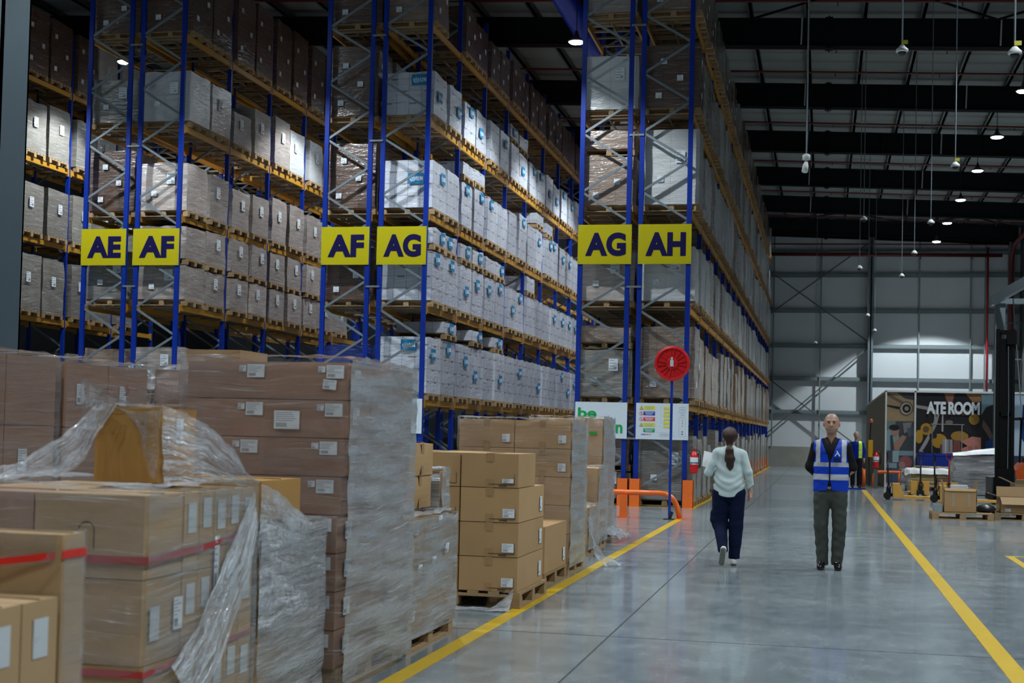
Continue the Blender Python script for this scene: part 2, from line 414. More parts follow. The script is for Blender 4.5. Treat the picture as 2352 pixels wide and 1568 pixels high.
# ================================================================ lamps
def lamp(x, y, label, group=None, z=11.0, shaft=True, power=LAMP_W, ang=118):
    r = empty('high_bay_lamp', (x, y, z), 0, label, 'lamp', group)
    obj('housing', MB().lathe([(.20, .0), (.22, .02), (.20, .05), (.12, .08), (.07, .14), (.03, .28)], n=20), r, mats=mat('lamp_housing', (.05, .05, .055), .4), smooth=True)
    obj('lens', MB().lathe([(.02, -.035), (.15, -.028), (.20, .01)], n=20), r, mats=emis('lamp_lens', (.72, .88, 1, 1), 22))
    obj('cord', MB().tube([(0, 0, .28), (0, 0, rz(x)-z+.215)], .012, 6), r, mats=BLACK)
    ld = bpy.data.lights.new('lamp_light', 'SPOT'); ld.energy = power; ld.color = LAMP_COL; ld.spot_size = math.radians(ang)
    ld.spot_blend = .35; ld.shadow_soft_size = .16
    lo = bpy.data.objects.new('lamp_light', ld); COL.objects.link(lo); lo.parent = r; lo.location = (0, 0, -.03); return ld
vis = {39.7: 'high bay lamp cut off at the right edge of the frame', 45.65: 'high bay lamp second nearest in the receding right row',
       51.3: 'high bay lamp third in the receding right row, above the dome cameras', 57.5: 'high bay lamp fourth in the receding right row',
       63.6: 'high bay lamp fifth in the right row, second nearest the far wall', 69.5: 'high bay lamp at the far end of the right row by the far wall'}
for y in (-8, -2, 4, 10, 16, 22, 28, 33.8): lamp(5.15, y, 'high bay lamp above the right side of the hall, outside the frame', 'high bay lamps outside the frame')
for y, l in vis.items():
    ld = lamp(5.15, y, l)
    if y > 69: ld.energy = LAMP_W*2.2; ld.spot_size = math.radians(103); ld.spot_blend = .12
ld = lamp(-3.2, 70.2, 'high bay lamp at the far end of the AH rack, hidden behind its loads', ang=96); ld.spot_blend = .1; ld.energy = LAMP_W*1.0
lamp(-6.0, 33.4, 'bright high bay lamp beside the blue duct, between the middle and right racks')
lamp(-18.15, 33.7, 'high bay lamp seen through the AE rack at upper left')
for x in (-6.0, -12.3, -18.2):
    for y in (-8, 1, 10, 19, 26.5): lamp(x, y, 'high bay lamp above the staging floor, outside the frame', 'high bay lamps outside the frame', power=LAMP_W*(.65 if y < 5 else .8 if y < 15 else 1))
    for y in ((39.5, 45.5, 51.5, 57.5) if x != -12.3 else (42.5, 48.5)): 
        if x > -10 or y < 50: lamp(x, y, 'high bay lamp in a rack aisle hidden behind the loads', 'high bay lamps hidden in the rack aisles', power=LAMP_W*(1 if x > -7 else .55))
lamp(-12.3, 36.0, 'high bay lamp in a rack aisle hidden behind the loads', 'high bay lamps hidden in the rack aisles', power=LAMP_W*.8)

# ================================================================ pallets and rack loads
def pallet_mb(dx=1.2, dy=1.0, h=.14, fine=True):
    """blocks under deck boards; boards run along X"""
    b = MB(); n = 7 if fine else 5
    bw = .095 if fine else .12
    for i in range(n):
        y = -dy/2 + bw/2 + i*(dy-bw)/(n-1); b.box(-dx/2, y-bw/2, h-.022, dx/2, y+bw/2, h)
    for x in (-dx/2+.05, 0, dx/2-.05): b.box(x-.05, -dy/2, h-.044, x+.05, dy/2, h-.022)
    for x in (-dx/2+.06, 0, dx/2-.06):
        for y in (-dy/2+.06, 0, dy/2-.06): b.box(x-.06, y-.06, .02, x+.06, y+.06, h-.044)
    for y in (-dy/2+.05, 0, dy/2-.05): b.box(-dx/2, y-.05, 0, dx/2, y+.05, .02)
    return b
PALLET = pallet_mb().mesh('pallet', WOOD)
def load_mb(seed, dx, dy, h, z0=.14, amp=.012, nx=7, lean=0, mi=0, b=None):
    """wrapped block with bulging sides and a slightly slack top"""
    b = b or MB(); nz = max(5, int(h/.14)); r = random.Random(seed)
    def disp(P):
        P = np.array(P, float); n = nz3(P*1.0+seed*3.1, seed, 1.6, 3)
        c = P.copy(); c[..., 0] += np.sign(P[..., 0])*amp*n; c[..., 1] += np.sign(P[..., 1])*amp*np.roll(n, 1)
        t = (P[..., 2]-z0)/h; c[..., 0] += lean*t*dx*.5
        # pull the top edge in a little
        e = np.clip((t-.94)/.06, 0, 1); c[..., 0] *= 1-.015*e; c[..., 1] *= 1-.015*e
        c[..., 2] += np.where(t > .99, .02*n, 0)
        return c
    X = np.linspace(-dx/2, dx/2, nx); Y = np.linspace(-dy/2, dy/2, nx); Z = np.linspace(z0, z0+h, nz)
    for sgn in (-1, 1):
        g = np.array([[(x, sgn*dy/2, z) for z in Z] for x in (X if sgn < 0 else X[::-1])]); uv = g[..., [0, 2]]+[dx/2, -z0]
        b.grid(disp(g), mi, uv)
        g = np.array([[(sgn*dx/2, y, z) for z in Z] for y in (Y if sgn > 0 else Y[::-1])]); uv = g[..., [1, 2]]+[dy/2, -z0]
        b.grid(disp(g), mi, uv)
    g = np.array([[(x, y, z0+h) for y in Y] for x in X]); b.grid(disp(g), mi, g[..., [0, 1]]+.5)
    return b
# style: material(s), carton look
STY = {
 'un': (m_wrap('wrap_un_white', (.60, .63, .70), .29, .27, .30, (.66, .70, .78), .28, stub=(.16, .10, .07)), 'white carton'),
 'whitew': (m_wrap('wrap_white', (.62, .63, .62), .55, .6, .35, (.72, .75, .78), .6), 'white film-wrapped'),
 'brown': (m_wrap('wrap_brown', (.22, .125, .07), .36, .34, .30, (.50, .47, .45), .3), 'brown carton'),
 'pinkbr': (m_wrap('wrap_pink', (.33, .235, .185), .38, .42, .55, (.60, .58, .56), .45), 'pale brown wrapped'),
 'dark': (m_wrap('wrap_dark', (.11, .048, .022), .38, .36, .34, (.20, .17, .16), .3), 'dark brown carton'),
 'grey': (m_wrap('wrap_grey', (.20, .165, .125), .40, .35, .6, (.33, .335, .32), .5), 'grey film-wrapped'),
 'kraft': (m_wrap('wrap_kraft', (.40, .25, .14), .40, .36, .12, (.5, .45, .4), .35), 'kraft carton'),
 'flat': (m_wrap('wrap_flat', (.26, .22, .165), .13, 1.6, .45, (.52, .5, .46), .4), 'flat board'),
 'blue': (m_wrap('wrap_blue', (.0, .012, .16), 1.3, 1.3, .1, (.1, .2, .5), .6), 'blue covered'),
}
# label meshes
def un_label_mesh():
    b = MB(); w, h = .36, .24
    b.box(0, -.002, 0, w, 0, h, 0)
    # emblem: ring, meridians and olive arcs in white
    cx, cz = .105, h/2
    def ring(r, wd, a0, a1, n=14):
        for i in range(n):
            t0, t1 = a0+(a1-a0)*i/n, a0+(a1-a0)*(i+1)/n
            b.quad([(cx+(r)*math.cos(t0), -.0035, cz+r*math.sin(t0)), (cx+r*math.cos(t1), -.0035, cz+r*math.sin(t1)),
                    (cx+(r+wd)*math.cos(t1), -.0035, cz+(r+wd)*math.sin(t1)), (cx+(r+wd)*math.cos(t0), -.0035, cz+(r+wd)*math.sin(t0))], 1)
    ring(.044, .005, 0, 6.284, 20); ring(.022, .004, 0, 6.284, 16); ring(.058, .012, math.radians(150), math.radians(262)); ring(.058, .012, math.radians(-82), math.radians(30))
    for a in (0, 45, 90, 135):
        c, s_ = math.cos(math.radians(a)), math.sin(math.radians(a))
        b.quad([(cx-c*.045-s_*.0015, -.0035, cz-s_*.045+c*.0015), (cx+c*.045-s_*.0015, -.0035, cz+s_*.045+c*.0015), (cx+c*.045+s_*.0015, -.0035, cz+s_*.045-c*.0015), (cx-c*.045+s_*.0015, -.0035, cz-s_*.045-c*.0015)], 1)
    # U N block letters
    for (x0, z0, x1, z1) in ((.195, .08, .211, .165), (.238, .08, .254, .165), (.195, .072, .254, .09), (.272, .072, .288, .165), (.316, .072, .332, .165)):
        b.box(x0, -.0045, z0, x1, -.002, z1, 1)
    b.poly([(.272, -.0045, .165), (.290, -.0045, .165), (.332, -.0045, .072), (.314, -.0045, .072)], (0, .002, 0), 1)
    return b.mesh('un_label', [mat('label_blue', (.0, .17, .36), .5), WHITE])
def paper_mesh(name, w, h, lines=4, m2=None):
    b = MB(); b.box(0, -.0015, 0, w, 0, h, 0)
    r = random.Random(int(w*1000+h*100)); m2 = m2 or mat('label_ink', (.09, .10, .12), .6)
    for i in range(lines):
        z = h*(.86-.68*i/max(1, lines-1)); x1 = w*(.35+.5*r.random()); b.box(w*.08, -.0022, z-h*.018, x1, -.0014, z+h*.018, 1)
    for i in range(9):
        x = w*(.55+.035*i); b.box(x, -.0022, h*.12, x+w*(.008+.014*r.random()), -.0014, h*.34, 1)
    return b.mesh(name, [WHITE, m2])
UNL = un_label_mesh(); PLAIN = paper_mesh('paper_label', .20, .26); SMALL = paper_mesh('small_label', .13, .12, 3)
LOADM = {}
def load_mesh(sty, hk, var):
    k = (sty, hk, var)
    if k not in LOADM:
        LOADM[k] = load_mb(hash_(sty)+int(hk*100)+var*17, 1.16, 1.04, hk, nx=6, amp=.014).mesh('wrapped_cartons', STY[sty][0], True)
    return LOADM[k]
def hash_(s): return sum(ord(c)*(i+3) for i, c in enumerate(s)) % 97
SPECS = []
def spec(row, x, y, z, sty, h, lvl, n, tier=0, dx=1.16, gap=0): SPECS.append(dict(row=row, x=x, y=y, z=z, sty=sty, h=h, lvl=lvl, n=n, tier=tier))
Y0, BAY = 29.5, 2.55
LV = [0, 2.15, 4.2, 6.25, 8.32, 10.42]
LVN = ['floor', 'lowest beam', 'second beam', 'third beam', 'fourth beam', 'top beam']
ROWS = {  # name: (x centre, sign name, face)
 'left': (-20.72, 'far left row'), 'AE': (-16.23, 'AE row'), 'AFl': (-14.92, 'left AF row'), 'AFr': (-10.38, 'right AF row'),
 'AGl': (-9.07, 'left AG row'), 'AGr': (-4.60, 'right AG row'), 'AH': (-3.32, 'AH row')}
def slots(n): return [(Y0+.05+BAY*(i//2)+(.66 if i % 2 == 0 else 1.84)) for i in range(n)]
R = random.Random(11)
def fill(row, lvl, n, pick, start=0):
    x = ROWS[row][0]
    for i, y in enumerate(slots(n)):
        if i < start: continue
        p = pick(i)
        if not p: continue
        p = p if isinstance(p, list) else [p]
        z = LV[lvl]+.005
        for t, (sty, h) in enumerate(p):
            spec(row, x+R.uniform(-.03, .03)+(.075 if row == 'AH' else .03), y+R.uniform(-.02, .02), z, sty, h, lvl, i, t); z += h+.165
q = lambda h: round(h*20)/20
def near(h, s=.1): return q(R.uniform(h-s, h+s))
# AH row, whole length
NA = 34
fill('AH', 0, NA, lambda i: None if R.random() < .06 and i > 2 else (('grey', 1.35) if i == 0 else ('flat', near(1.3, .2))))
fill('AH', 1, NA, lambda i: ('brown', 1.5) if i == 0 else (R.choice(['kraft', 'grey', 'kraft']), near(1.35, .2)))
fill('AH', 2, NA, lambda i: ('whitew', 1.15) if i == 0 else (R.choice(['whitew', 'pinkbr', 'whitew']), near(1.2, .12)))
fill('AH', 3, NA, lambda i: ('whitew', 1.6) if i == 0 else (R.choice(['pinkbr', 'whitew', 'whitew']), near(1.5, .1)))
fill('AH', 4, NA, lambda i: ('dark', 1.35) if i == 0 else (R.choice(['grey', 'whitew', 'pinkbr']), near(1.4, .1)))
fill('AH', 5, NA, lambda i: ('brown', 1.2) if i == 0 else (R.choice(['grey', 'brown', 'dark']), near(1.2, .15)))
# right AG row (seen through its end frame)
fill('AGr', 0, 4, lambda i: ('grey', 1.0) if i % 2 else [('grey', .55), ('brown', .6)])
fill('AGr', 1, 6, lambda i: [('grey', 1.0), ('brown', .35)] if i == 0 else (('grey', 1.2) if i < 3 else None))
fill('AGr', 2, 8, lambda i: ('pinkbr' if i == 0 else 'grey', 1.05))
fill('AGr', 3, 8, lambda i: [('brown', 1.05), ('brown', .4)] if i == 0 else ('brown', 1.2))
fill('AGr', 4, 8, lambda i: ('whitew', 1.15) if i == 0 else (('grey', 1.1) if i > 2 else None))
fill('AGr', 5, 8, lambda i: ('pinkbr', 1.0) if i == 0 else (('brown', 1.2) if i > 4 else None))
# left AG row, the white cartons
NG = 15
fill('AGl', 0, 8, lambda i: ('brown', .8) if i < 2 else (('un', .8) if R.random() < .5 else None))
fill('AGl', 1, NG, lambda i: [('un', 1.25)]+([('un', .25)] if i in (1, 3, 5) else []))
fill('AGl', 2, NG, lambda i: [('un', 1.10)]+([('un', .35)] if i in (0, 1, 2, 3, 4, 5) else [('un', .4)] if i == 8 else []))
fill('AGl', 3, NG, lambda i: [('un', 1.05 if i < 3 else near(1.15, .08))]+([('un', .3)] if i in (2, 3, 9, 10) else []))
fill('AGl', 4, NG, lambda i: [('un', .95 if i < 1 else near(.95, .08))]+([('un', .35)] if i in (6, 7) else []))
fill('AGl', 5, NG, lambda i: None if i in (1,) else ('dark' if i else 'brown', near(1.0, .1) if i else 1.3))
# right AF row end
fill('AFr', 0, 4, lambda i: None)
fill('AFr', 1, 6, lambda i: ('blue', 1.05) if i == 0 else None)
fill('AFr', 2, 8, lambda i: ('dark', 1.15) if i < 1 else (('brown', 1.1) if i > 5 else None))
fill('AFr', 3, 8, lambda i: ('dark', 1.45) if i == 0 else ('grey', 1.2))
fill('AFr', 4, 8, lambda i: ('dark', 1.55) if i == 0 else (('pinkbr', 1.5) if i < 7 else None))
fill('AFr', 5, 8, lambda i: ('dark', 1.3))
# left AF row face
NF = 9
fill('AFl', 0, 6, lambda i: ('brown', 1.0) if i < 2 else None)
fill('AFl', 1, NF, lambda i: ('pinkbr', [.95, .9, .5, .6, .7, .6, .6, .6, .6][i]) if i not in (2, 3) else None)
fill('AFl', 2, NF, lambda i: [('pinkbr', .78), ('pinkbr', .8 if i else .75)])
fill('AFl', 3, NF, lambda i: ('pinkbr', [1.1, 1.05, .95, 1.0, 1.15, 1.15, 1.1, 1.05, 1.0][i]))
fill('AFl', 4, NF, lambda i: ('whitew', 1.15) if i in (0, 5, 6) else ('pinkbr', [0, 1.15, .8, 1.15, 1.25, 0, 0, 1.0, 1.0][i]))
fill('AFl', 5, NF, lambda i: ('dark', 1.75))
# AE end
fill('AE', 0, 4, lambda i: ('brown', 1.1))
fill('AE', 1, 6, lambda i: [('brown', .9)] if i < 4 else None)
fill('AE', 2, 6, lambda i: ('grey', 1.1))
fill('AE', 3, 6, lambda i: ('dark', 1.4) if i == 0 else ('grey', 1.3))
fill('AE', 4, 6, lambda i: ('grey', 1.0) if i < 1 else None)
fill('AE', 5, 6, lambda i: ('dark', 1.2) if i < 1 else None)
# far left row face
fill('left', 0, 6, lambda i: ('brown', 1.2))
fill('left', 1, 7, lambda i: ('grey', near(1.0)) if i > 0 else None, 0)
fill('left', 2, 7, lambda i: ('grey', near(1.45, .05)))
fill('left', 3, 7, lambda i: ('grey', near(1.3, .05)))
fill('left', 4, 7, lambda i: ('whitew' if i in (5, 6) else 'grey', near(1.35, .05)))
fill('left', 5, 7, lambda i: ('dark' if i < 5 else 'whitew', near(1.5, .1)))
def score(s):
    w = s['y']; face = abs(s['x'])/w
    open_row = s['row'] in ('left', 'AFl', 'AGl', 'AH')
    a = s['h']/w*(1.04*face*(1 if open_row else .05)/w*1.0 + (1.1/w if s['n'] == 0 else .02/w))
    if s['lvl'] == 0 and s['row'] != 'AH': a *= .1
    return -a
SPECS.sort(key=score)
TOP, REST = SPECS[:300], SPECS[300:]
TIER = ['', 'small upper ', 'topmost ']
def place_load(s, i):
    M = STY[s['sty']]; lvln = LVN[s['lvl']]
    nm = M[1]
    pos = ORD[s['n']]
    lab = '%s%s load, %s from the rack front, %s, %s' % ('upper ' if s['tier'] else '', nm, pos, lvln, ROWS[s['row']][1])
    r = empty('pallet_load', (s['x'], s['y'], s['z']), R.uniform(-.012, .012), lab, 'pallet load', 'wrapped pallet loads on the racks')
    var = i % 3
    obj('pallet', PALLET, r)
    hk = s['h']
    obj('wrapped_cartons', load_mesh(s['sty'], hk, var), r)
    fx = .58
    if s['sty'] == 'un' and s['y'] < 50:
        if s['n'] == 0:
            l = obj('label', UNL, r); l.location = (R.uniform(-.2, .12), -.549, .14+max(.0, min(hk-.3, R.choice([.5, .75])*hk)))
        if R.random() < .75:
            l = obj('label', UNL, r); l.location = (fx+.031, R.uniform(-.35, .05), .14+max(.01, min(hk-.28, R.choice([.35, .6, .75])*hk))); l.rotation_euler = (0, 0, math.pi/2)
    elif s['sty'] in ('pinkbr', 'whitew', 'dark', 'grey', 'brown') and hk > .5 and s['y'] < 45:
        if s['sty'] == 'dark' or s['sty'] == 'brown':
            for k in range(3 if s['sty'] == 'dark' else 2):
                l = obj('label', SMALL, r); l.location = (fx+.031, -.4+.55*(k % 2), .14+hk*(.15+.27*k)); l.rotation_euler = (0, 0, math.pi/2)
                if s['n'] == 0:
                    l = obj('label', SMALL, r); l.location = (-.35+.4*(k % 2)+.05*k, -.549, .14+hk*(.15+.27*k))
        elif s['n'] == 0:
            for k in range(2): l = obj('label', PLAIN if k else SMALL, r); l.location = (-.30+.38*k, -.549, .14+hk*(.30+.25*k))
        elif s['row'] != 'AH':
            l = obj('label', PLAIN, r); l.location = (fx+.031, R.uniform(-.25, 0), .14+hk*.5); l.rotation_euler = (0, 0, math.pi/2)
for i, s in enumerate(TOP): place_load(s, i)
# the smallest and most hidden loads, past three hundred
if REST:
    b = MB(); mlist = [WOOD]+[STY[k][0] for k in STY]; keys = list(STY)
    for s in REST:
        x, y, z = s['x'], s['y'], s['z']
        for dyy in (-.44, 0, .44): b.box(x-.6, y+dyy-.06, z, x+.6, y+dyy+.06, z+.12, 0)
        b.box(x-.6, y-.5, z+.12, x+.6, y+.5, z+.14, 0)
        b.box(x-.58, y-.52, z+.14, x+.58, y+.52, z+.14+s['h'], 1+keys.index(s['sty']))
    tag(obj('pallet_load', b, mats=mlist), 'farthest and hidden wrapped pallet loads deep in the rack rows', 'pallet loads', 'wrapped pallet loads on the racks', 'stuff')

# ================================================================ racks
HR = 11.9
FD = 1.12
def upright_mesh(h=HR):
    b = MB(); b.box(-.05, -.035, 0, .05, .035, h, 0, cuv=True); b.box(-.075, -.06, 0, .075, .06, .012, 0)
    return b.mesh('upright', BLUE)
UPR = upright_mesh()
def brace_mesh():
    b = MB(); z = .35; s = 1; x = FD/2-.05
    b.rod((-x, 0, .2), (x, 0, .2), .045, .03, roll=(0, 1, 0))
    while z < HR-.7:
        b.rod((-x*s, 0, z), (x*s, 0, z+.63), .05, .03, roll=(0, 1, 0)); z += .63; s = -s
    b.rod((-x, 0, HR-.15), (x, 0, HR-.15), .045, .03, roll=(0, 1, 0))
    return b.mesh('upright_frame', GALV)
BRC = brace_mesh()
def beam_mesh():
    b = MB(); L = BAY-.1
    b.box(-.025, 0, -.12, .025, L, 0).box(-.035, -.012, -.17, .035, .05, .03).box(-.035, L-.05, -.17, .035, L+.012, .03)
    return b.mesh('beam', ORANGE)
BEAM = beam_mesh()
def deck_mesh():
    b = MB(); 
    for y in (.3, .95, 1.5, 2.15): b.box(-FD/2+.04, y-.03, -.05, FD/2-.04, y+.03, -.012)
    b.box(-.02, .3, -.05, .02, 2.15, -.02)
    return b.mesh('support_bar', mat('bar_steel', (.20, .15, .09), .6))
DECK = deck_mesh()
def rack(row, nb, label, spacer=None):
    xc = ROWS[row][0]
    r = empty('pallet_rack', (xc, Y0, 0), 0, label, 'pallet rack')
    for i in range(nb+1):
        fr = obj('upright_frame', BRC, r, (0, i*BAY, 0))
        for s in (-1, 1): obj('upright', UPR, fr, (s*(FD/2-.05), 0, 0))
        if spacer and i in (0, 4):
            for q_, z in enumerate((1.42, 4.62, 7.85, 10.2)):
                g = MB(); g.box(FD/2-.06, -.055, z-.02, FD/2+.25, -.035, z+.02)
                tag(obj('row_spacer', g, None, (xc, Y0+i*BAY, 0), mats=GALV), 'small steel tie %s from the floor behind the %s, %s frame' % (ORD[q_], ROWS[row][1], ORD[i]), 'tie bar', 'tie bars between racks')
    c = 0; extra = MB()
    for i in range(nb):
        for l in LV[1:]:
            for s in (1, -1):
                if i < 10: obj('beam', BEAM, r, (s*(FD/2-.03), i*BAY+.05, l))
                else: extra.box(s*(FD/2-.03)-.025, i*BAY+.05, l-.12, s*(FD/2-.03)+.025, i*BAY+BAY-.05, l)
            if i < 8 : obj('support_bar', DECK, r, (0, i*BAY, l-.0)) if i < 5 else None
    if extra.v: o = obj('beam', extra, r, mats=ORANGE); o['kind'] = 'stuff'
rack('left', 4, 'blue and orange pallet rack at the far left behind the grey column')
rack('AE', 5, 'blue pallet rack under the AE sign', True)
rack('AFl', 8, 'blue pallet rack under the left AF sign with double-stacked wrapped loads')
rack('AFr', 8, 'blue pallet rack under the right AF sign', True)
rack('AGl', 15, 'blue pallet rack under the left AG sign holding white cartons')
rack('AGr', 15, 'blue pallet rack under the right AG sign', True)
rack('AH', 17, 'long blue pallet rack under the AH sign along the main aisle')
# aisle signs
SIGNS = [('AE', -16.80, -15.68, 'leftmost yellow aisle sign reading AE'), ('AF', -15.50, -14.36, 'yellow AF sign beside the AE sign'),
 ('AF', -10.94, -9.83, 'yellow AF sign on the middle rack pair'), ('AG', -9.65, -8.52, 'yellow AG sign on the middle rack pair'),
 ('AG', -5.16, -4.01, 'yellow AG sign on the rack pair nearest the aisle'), ('AH', -3.87, -2.75, 'rightmost yellow aisle sign reading AH')]
for s, x0, x1, lab in SIGNS:
    r = empty('aisle_sign', (x0, Y0-.050, 5.10), 0, lab, 'sign')
    w = x1-x0; obj('board', MB().box(0, -.006, 0, w, .012, .84), r, mats=YEL, bevel=.003)
    o = obj('lettering', text_mesh(s, w*.755, .50, NAVY, .006, .05, 1.06), r, (w*.115+.03, -.006, .17))
    for bx in (.03, w-.03):
        for bz in (.03, .81): obj('bolt', MB().lathe([(.009, 0), (.009, .006)], (bx, -.007, bz), 'y', 8), r, mats=STEEL)
# orange upright guards
for x in (-5.10, -4.09, -3.83, -2.72):
    b = MB(); w = .24; y = Y0-.16
    b.box(x-w/2, y, 0, x+w/2, y+.012, .58).box(x-w/2, y, 0, x-w/2+.012, y+.13, .58).box(x+w/2-.012, y, 0, x+w/2, y+.13, .58)
    nm = {-5.10: 'hidden behind the staged pallets at the right AG rack', -4.09: 'second foot of the right AG rack', -3.83: 'inner front foot of the AH rack', -2.72: 'outer corner foot of the AH rack'}[x]
    tag(obj('rack_guard', b, mats=SAFE), 'orange steel guard at the '+nm, 'rack guard')
for i, j in enumerate(range(6, 17, 1)):
    x, y = -2.70, Y0+j*BAY-.12
    b = MB(); b.box(x-.02, y, 0, x+.05, y+.012, .55).box(x+.04, y, 0, x+.05, y+.2, .55)
    tag(obj('rack_guard', b, mats=SAFE), 'orange guard at the %s upright along the AH rack' % ORD[j], 'rack guard', 'orange guards along the AH rack')

# ================================================================ staged pallets in the foreground
KRAFT = m_carton('kraft_board', (.46, .285, .13)); KRAFT2 = m_carton('kraft_pale', (.42, .275, .14)); PINK = m_carton('brown_board', (.33, .19, .125))
GOLD = m_carton('golden_board', (.40, .215, .06)); TAPE = mat('packing_tape', (.36, .22, .10), .22, var=.05); INK = mat('printed_ink', (.03, .025, .02), .6)
TAPER = mat('red_tape', (.62, .02, .01), .3); DARKGAP = mat('shadow_gap', (.05, .03, .02), .9)
FILM = m_film('stretch_film', .02, .12, .80, .06, pleat_glint=.34); FILM2 = m_film('stretch_film_diagonal', .02, .14, .85, -.16, pleat_glint=.5)
FILM3 = m_film('stretch_film_thick', .42, .5, .75, .18, sc=(2.2, 40, 1)); FILML = m_film('loose_film', .20, .85, .55, .5, col=(.62, .65, .69), pleat_glint=.6, rough=.1, sc=(5, 9, 1), bumps=1.0)
FILMT = m_film('slack_film', .02, .55, .25, .5, rough=.08, sc=(5, 14, 1), bumps=1.0)
def shipping_label(w, h, seed=0):
    b = MB(); b.box(0, -.0015, 0, w, 0, h, 0); r = random.Random(seed)
    for i in range(5):
        z = h*(.88-.11*i); b.box(w*.06, -.0022, z, w*(.4+.5*r.random()), -.0014, z+h*.035, 1)
    x = w*.08
    while x < w*.5:
        d = w*(.006+.012*r.random()); b.box(x, -.0022, h*.10, x+d, -.0014, h*.34, 1); x += d+w*.012
    return b.mesh('label', [WHITE, mat('label_ink_faint', (.30, .32, .35), .6)])
LBL = {}
def blank_label(w, h):
    b = MB(); b.box(0, -.0015, 0, w, 0, h, 0).box(w*.1, -.0022, h*.5, w*.4, -.0014, h*.515, 1).box(w*.1, -.0022, h*.42, w*.3, -.0014, h*.435, 1)
    return b.mesh('label', [mat('label_blank', (.50, .53, .54), .6, var=.04), mat('label_ink_faint', (.30, .32, .35), .6)])
def add_label(parent, x, y, z, w, h, face='front', seed=1, tilt=0, name='label'):
    k = (w, h, 9 if seed == 9 else seed % 3)
    if k not in LBL: LBL[k] = blank_label(w, h) if seed == 9 else shipping_label(w, h, seed)
    o = obj(name, LBL[k], parent)
    if face == 'front': o.location = (x, y-.001, z); o.rotation_euler = (0, tilt, 0)
    else: o.location = (x+.001, y, z); o.rotation_euler = (tilt, 0, math.pi/2)
    return o
def wob_box(x0, y0, z0, x1, y1, z1, amp=.003, seed=0, n=5, mi=0, b=None):
    """cardboard box with slightly bowed walls"""
    b = b or MB(); L = np.linspace
    cx, cy, cz = (x0+x1)/2, (y0+y1)/2, (z0+z1)/2; hx, hy, hz = (x1-x0)/2, (y1-y0)/2, (z1-z0)/2
    def g(f):
        G = np.array([[f(u, v) for v in L(-1, 1, n)] for u in L(-1, 1, n)], float)
        Q = G.copy(); q = nz3(G*[hx, hy, hz]+[seed, seed*2, 0], seed+3, 1.2, 2)
        P = G*[hx, hy, hz]
        for ax in range(3):
            o1, o2 = (ax+1) % 3, (ax+2) % 3
            bow = (1-G[..., o1]**2)*(1-G[..., o2]**2)
            P[..., ax] += np.where(np.abs(G[..., ax]) > .999, G[..., ax]*amp*(1.2*bow+.0), 0)
        P += [cx, cy, cz]
        ax = np.argmax([np.ptp(P[..., k]) < 1e9 and abs(np.ptp(G[..., k])) < 1e-6 for k in range(3)])
        uv = P[..., [1, 2]] if ax == 0 else P[..., [0, 2]] if ax == 1 else P[..., [0, 1]]
        b.grid(P, mi, uv)
    g(lambda u, v: (u, -1, v)); g(lambda u, v: (-u, 1, v)); g(lambda u, v: (1, u, v)); g(lambda u, v: (-1, -u, v)); g(lambda u, v: (u, v, 1)); g(lambda u, v: (u, -v, -1))
    return b
def carton(x0, y0, z0, x1, y1, z1, m=None, parent=None, name='carton', tape=None, seed=0, bow=.004, flap=True):
    """one closed cardboard box with a flap seam on top; tape = 'x' or 'y' strip direction over the top and down both faces"""
    b = wob_box(x0, y0, z0, x1, y1, z1, bow, seed, 6)
    cx, cy = (x0+x1)/2, (y0+y1)/2
    if flap:
        if tape == 'y': b.box(cx-.002, y0+.004, z1+bow*.5, cx+.002, y1-.004, z1+bow+.002, 1)
        else: b.box(x0+.004, cy-.002, z1+bow*.5, x1-.004, cy+.002, z1+bow+.002, 1)
    o = obj(name, b, parent, mats=[m or KRAFT, DARKGAP], smooth=False, bevel=.006)
    if tape:
        t = MB(); w = .032; e = bow+.0015; d = .07
        if tape == 'x': t.box(x0, cy-w, z1+e, x1, cy+w, z1+e+.001).box(x1+e, cy-w, z1-d, x1+e+.001, cy+w, z1+e).box(x0-e-.001, cy-w, z1-d, x0-e, cy+w, z1+e).box(x1+e, cy-w, z0, x1+e+.001, cy+w, z0+d)
        else: t.box(cx-w, y0, z1+e, cx+w, y1, z1+e+.001).box(cx-w, y0-e-.001, z1-d, cx+w, y0-e, z1+e).box(cx-w, y1+e, z1-d, cx+w, y1+e+.001, z1+e).box(cx-w, y0-e-.001, z0, cx+w, y0-e, z0+d)
        obj('tape', t, o, mats=TAPE)
    return o
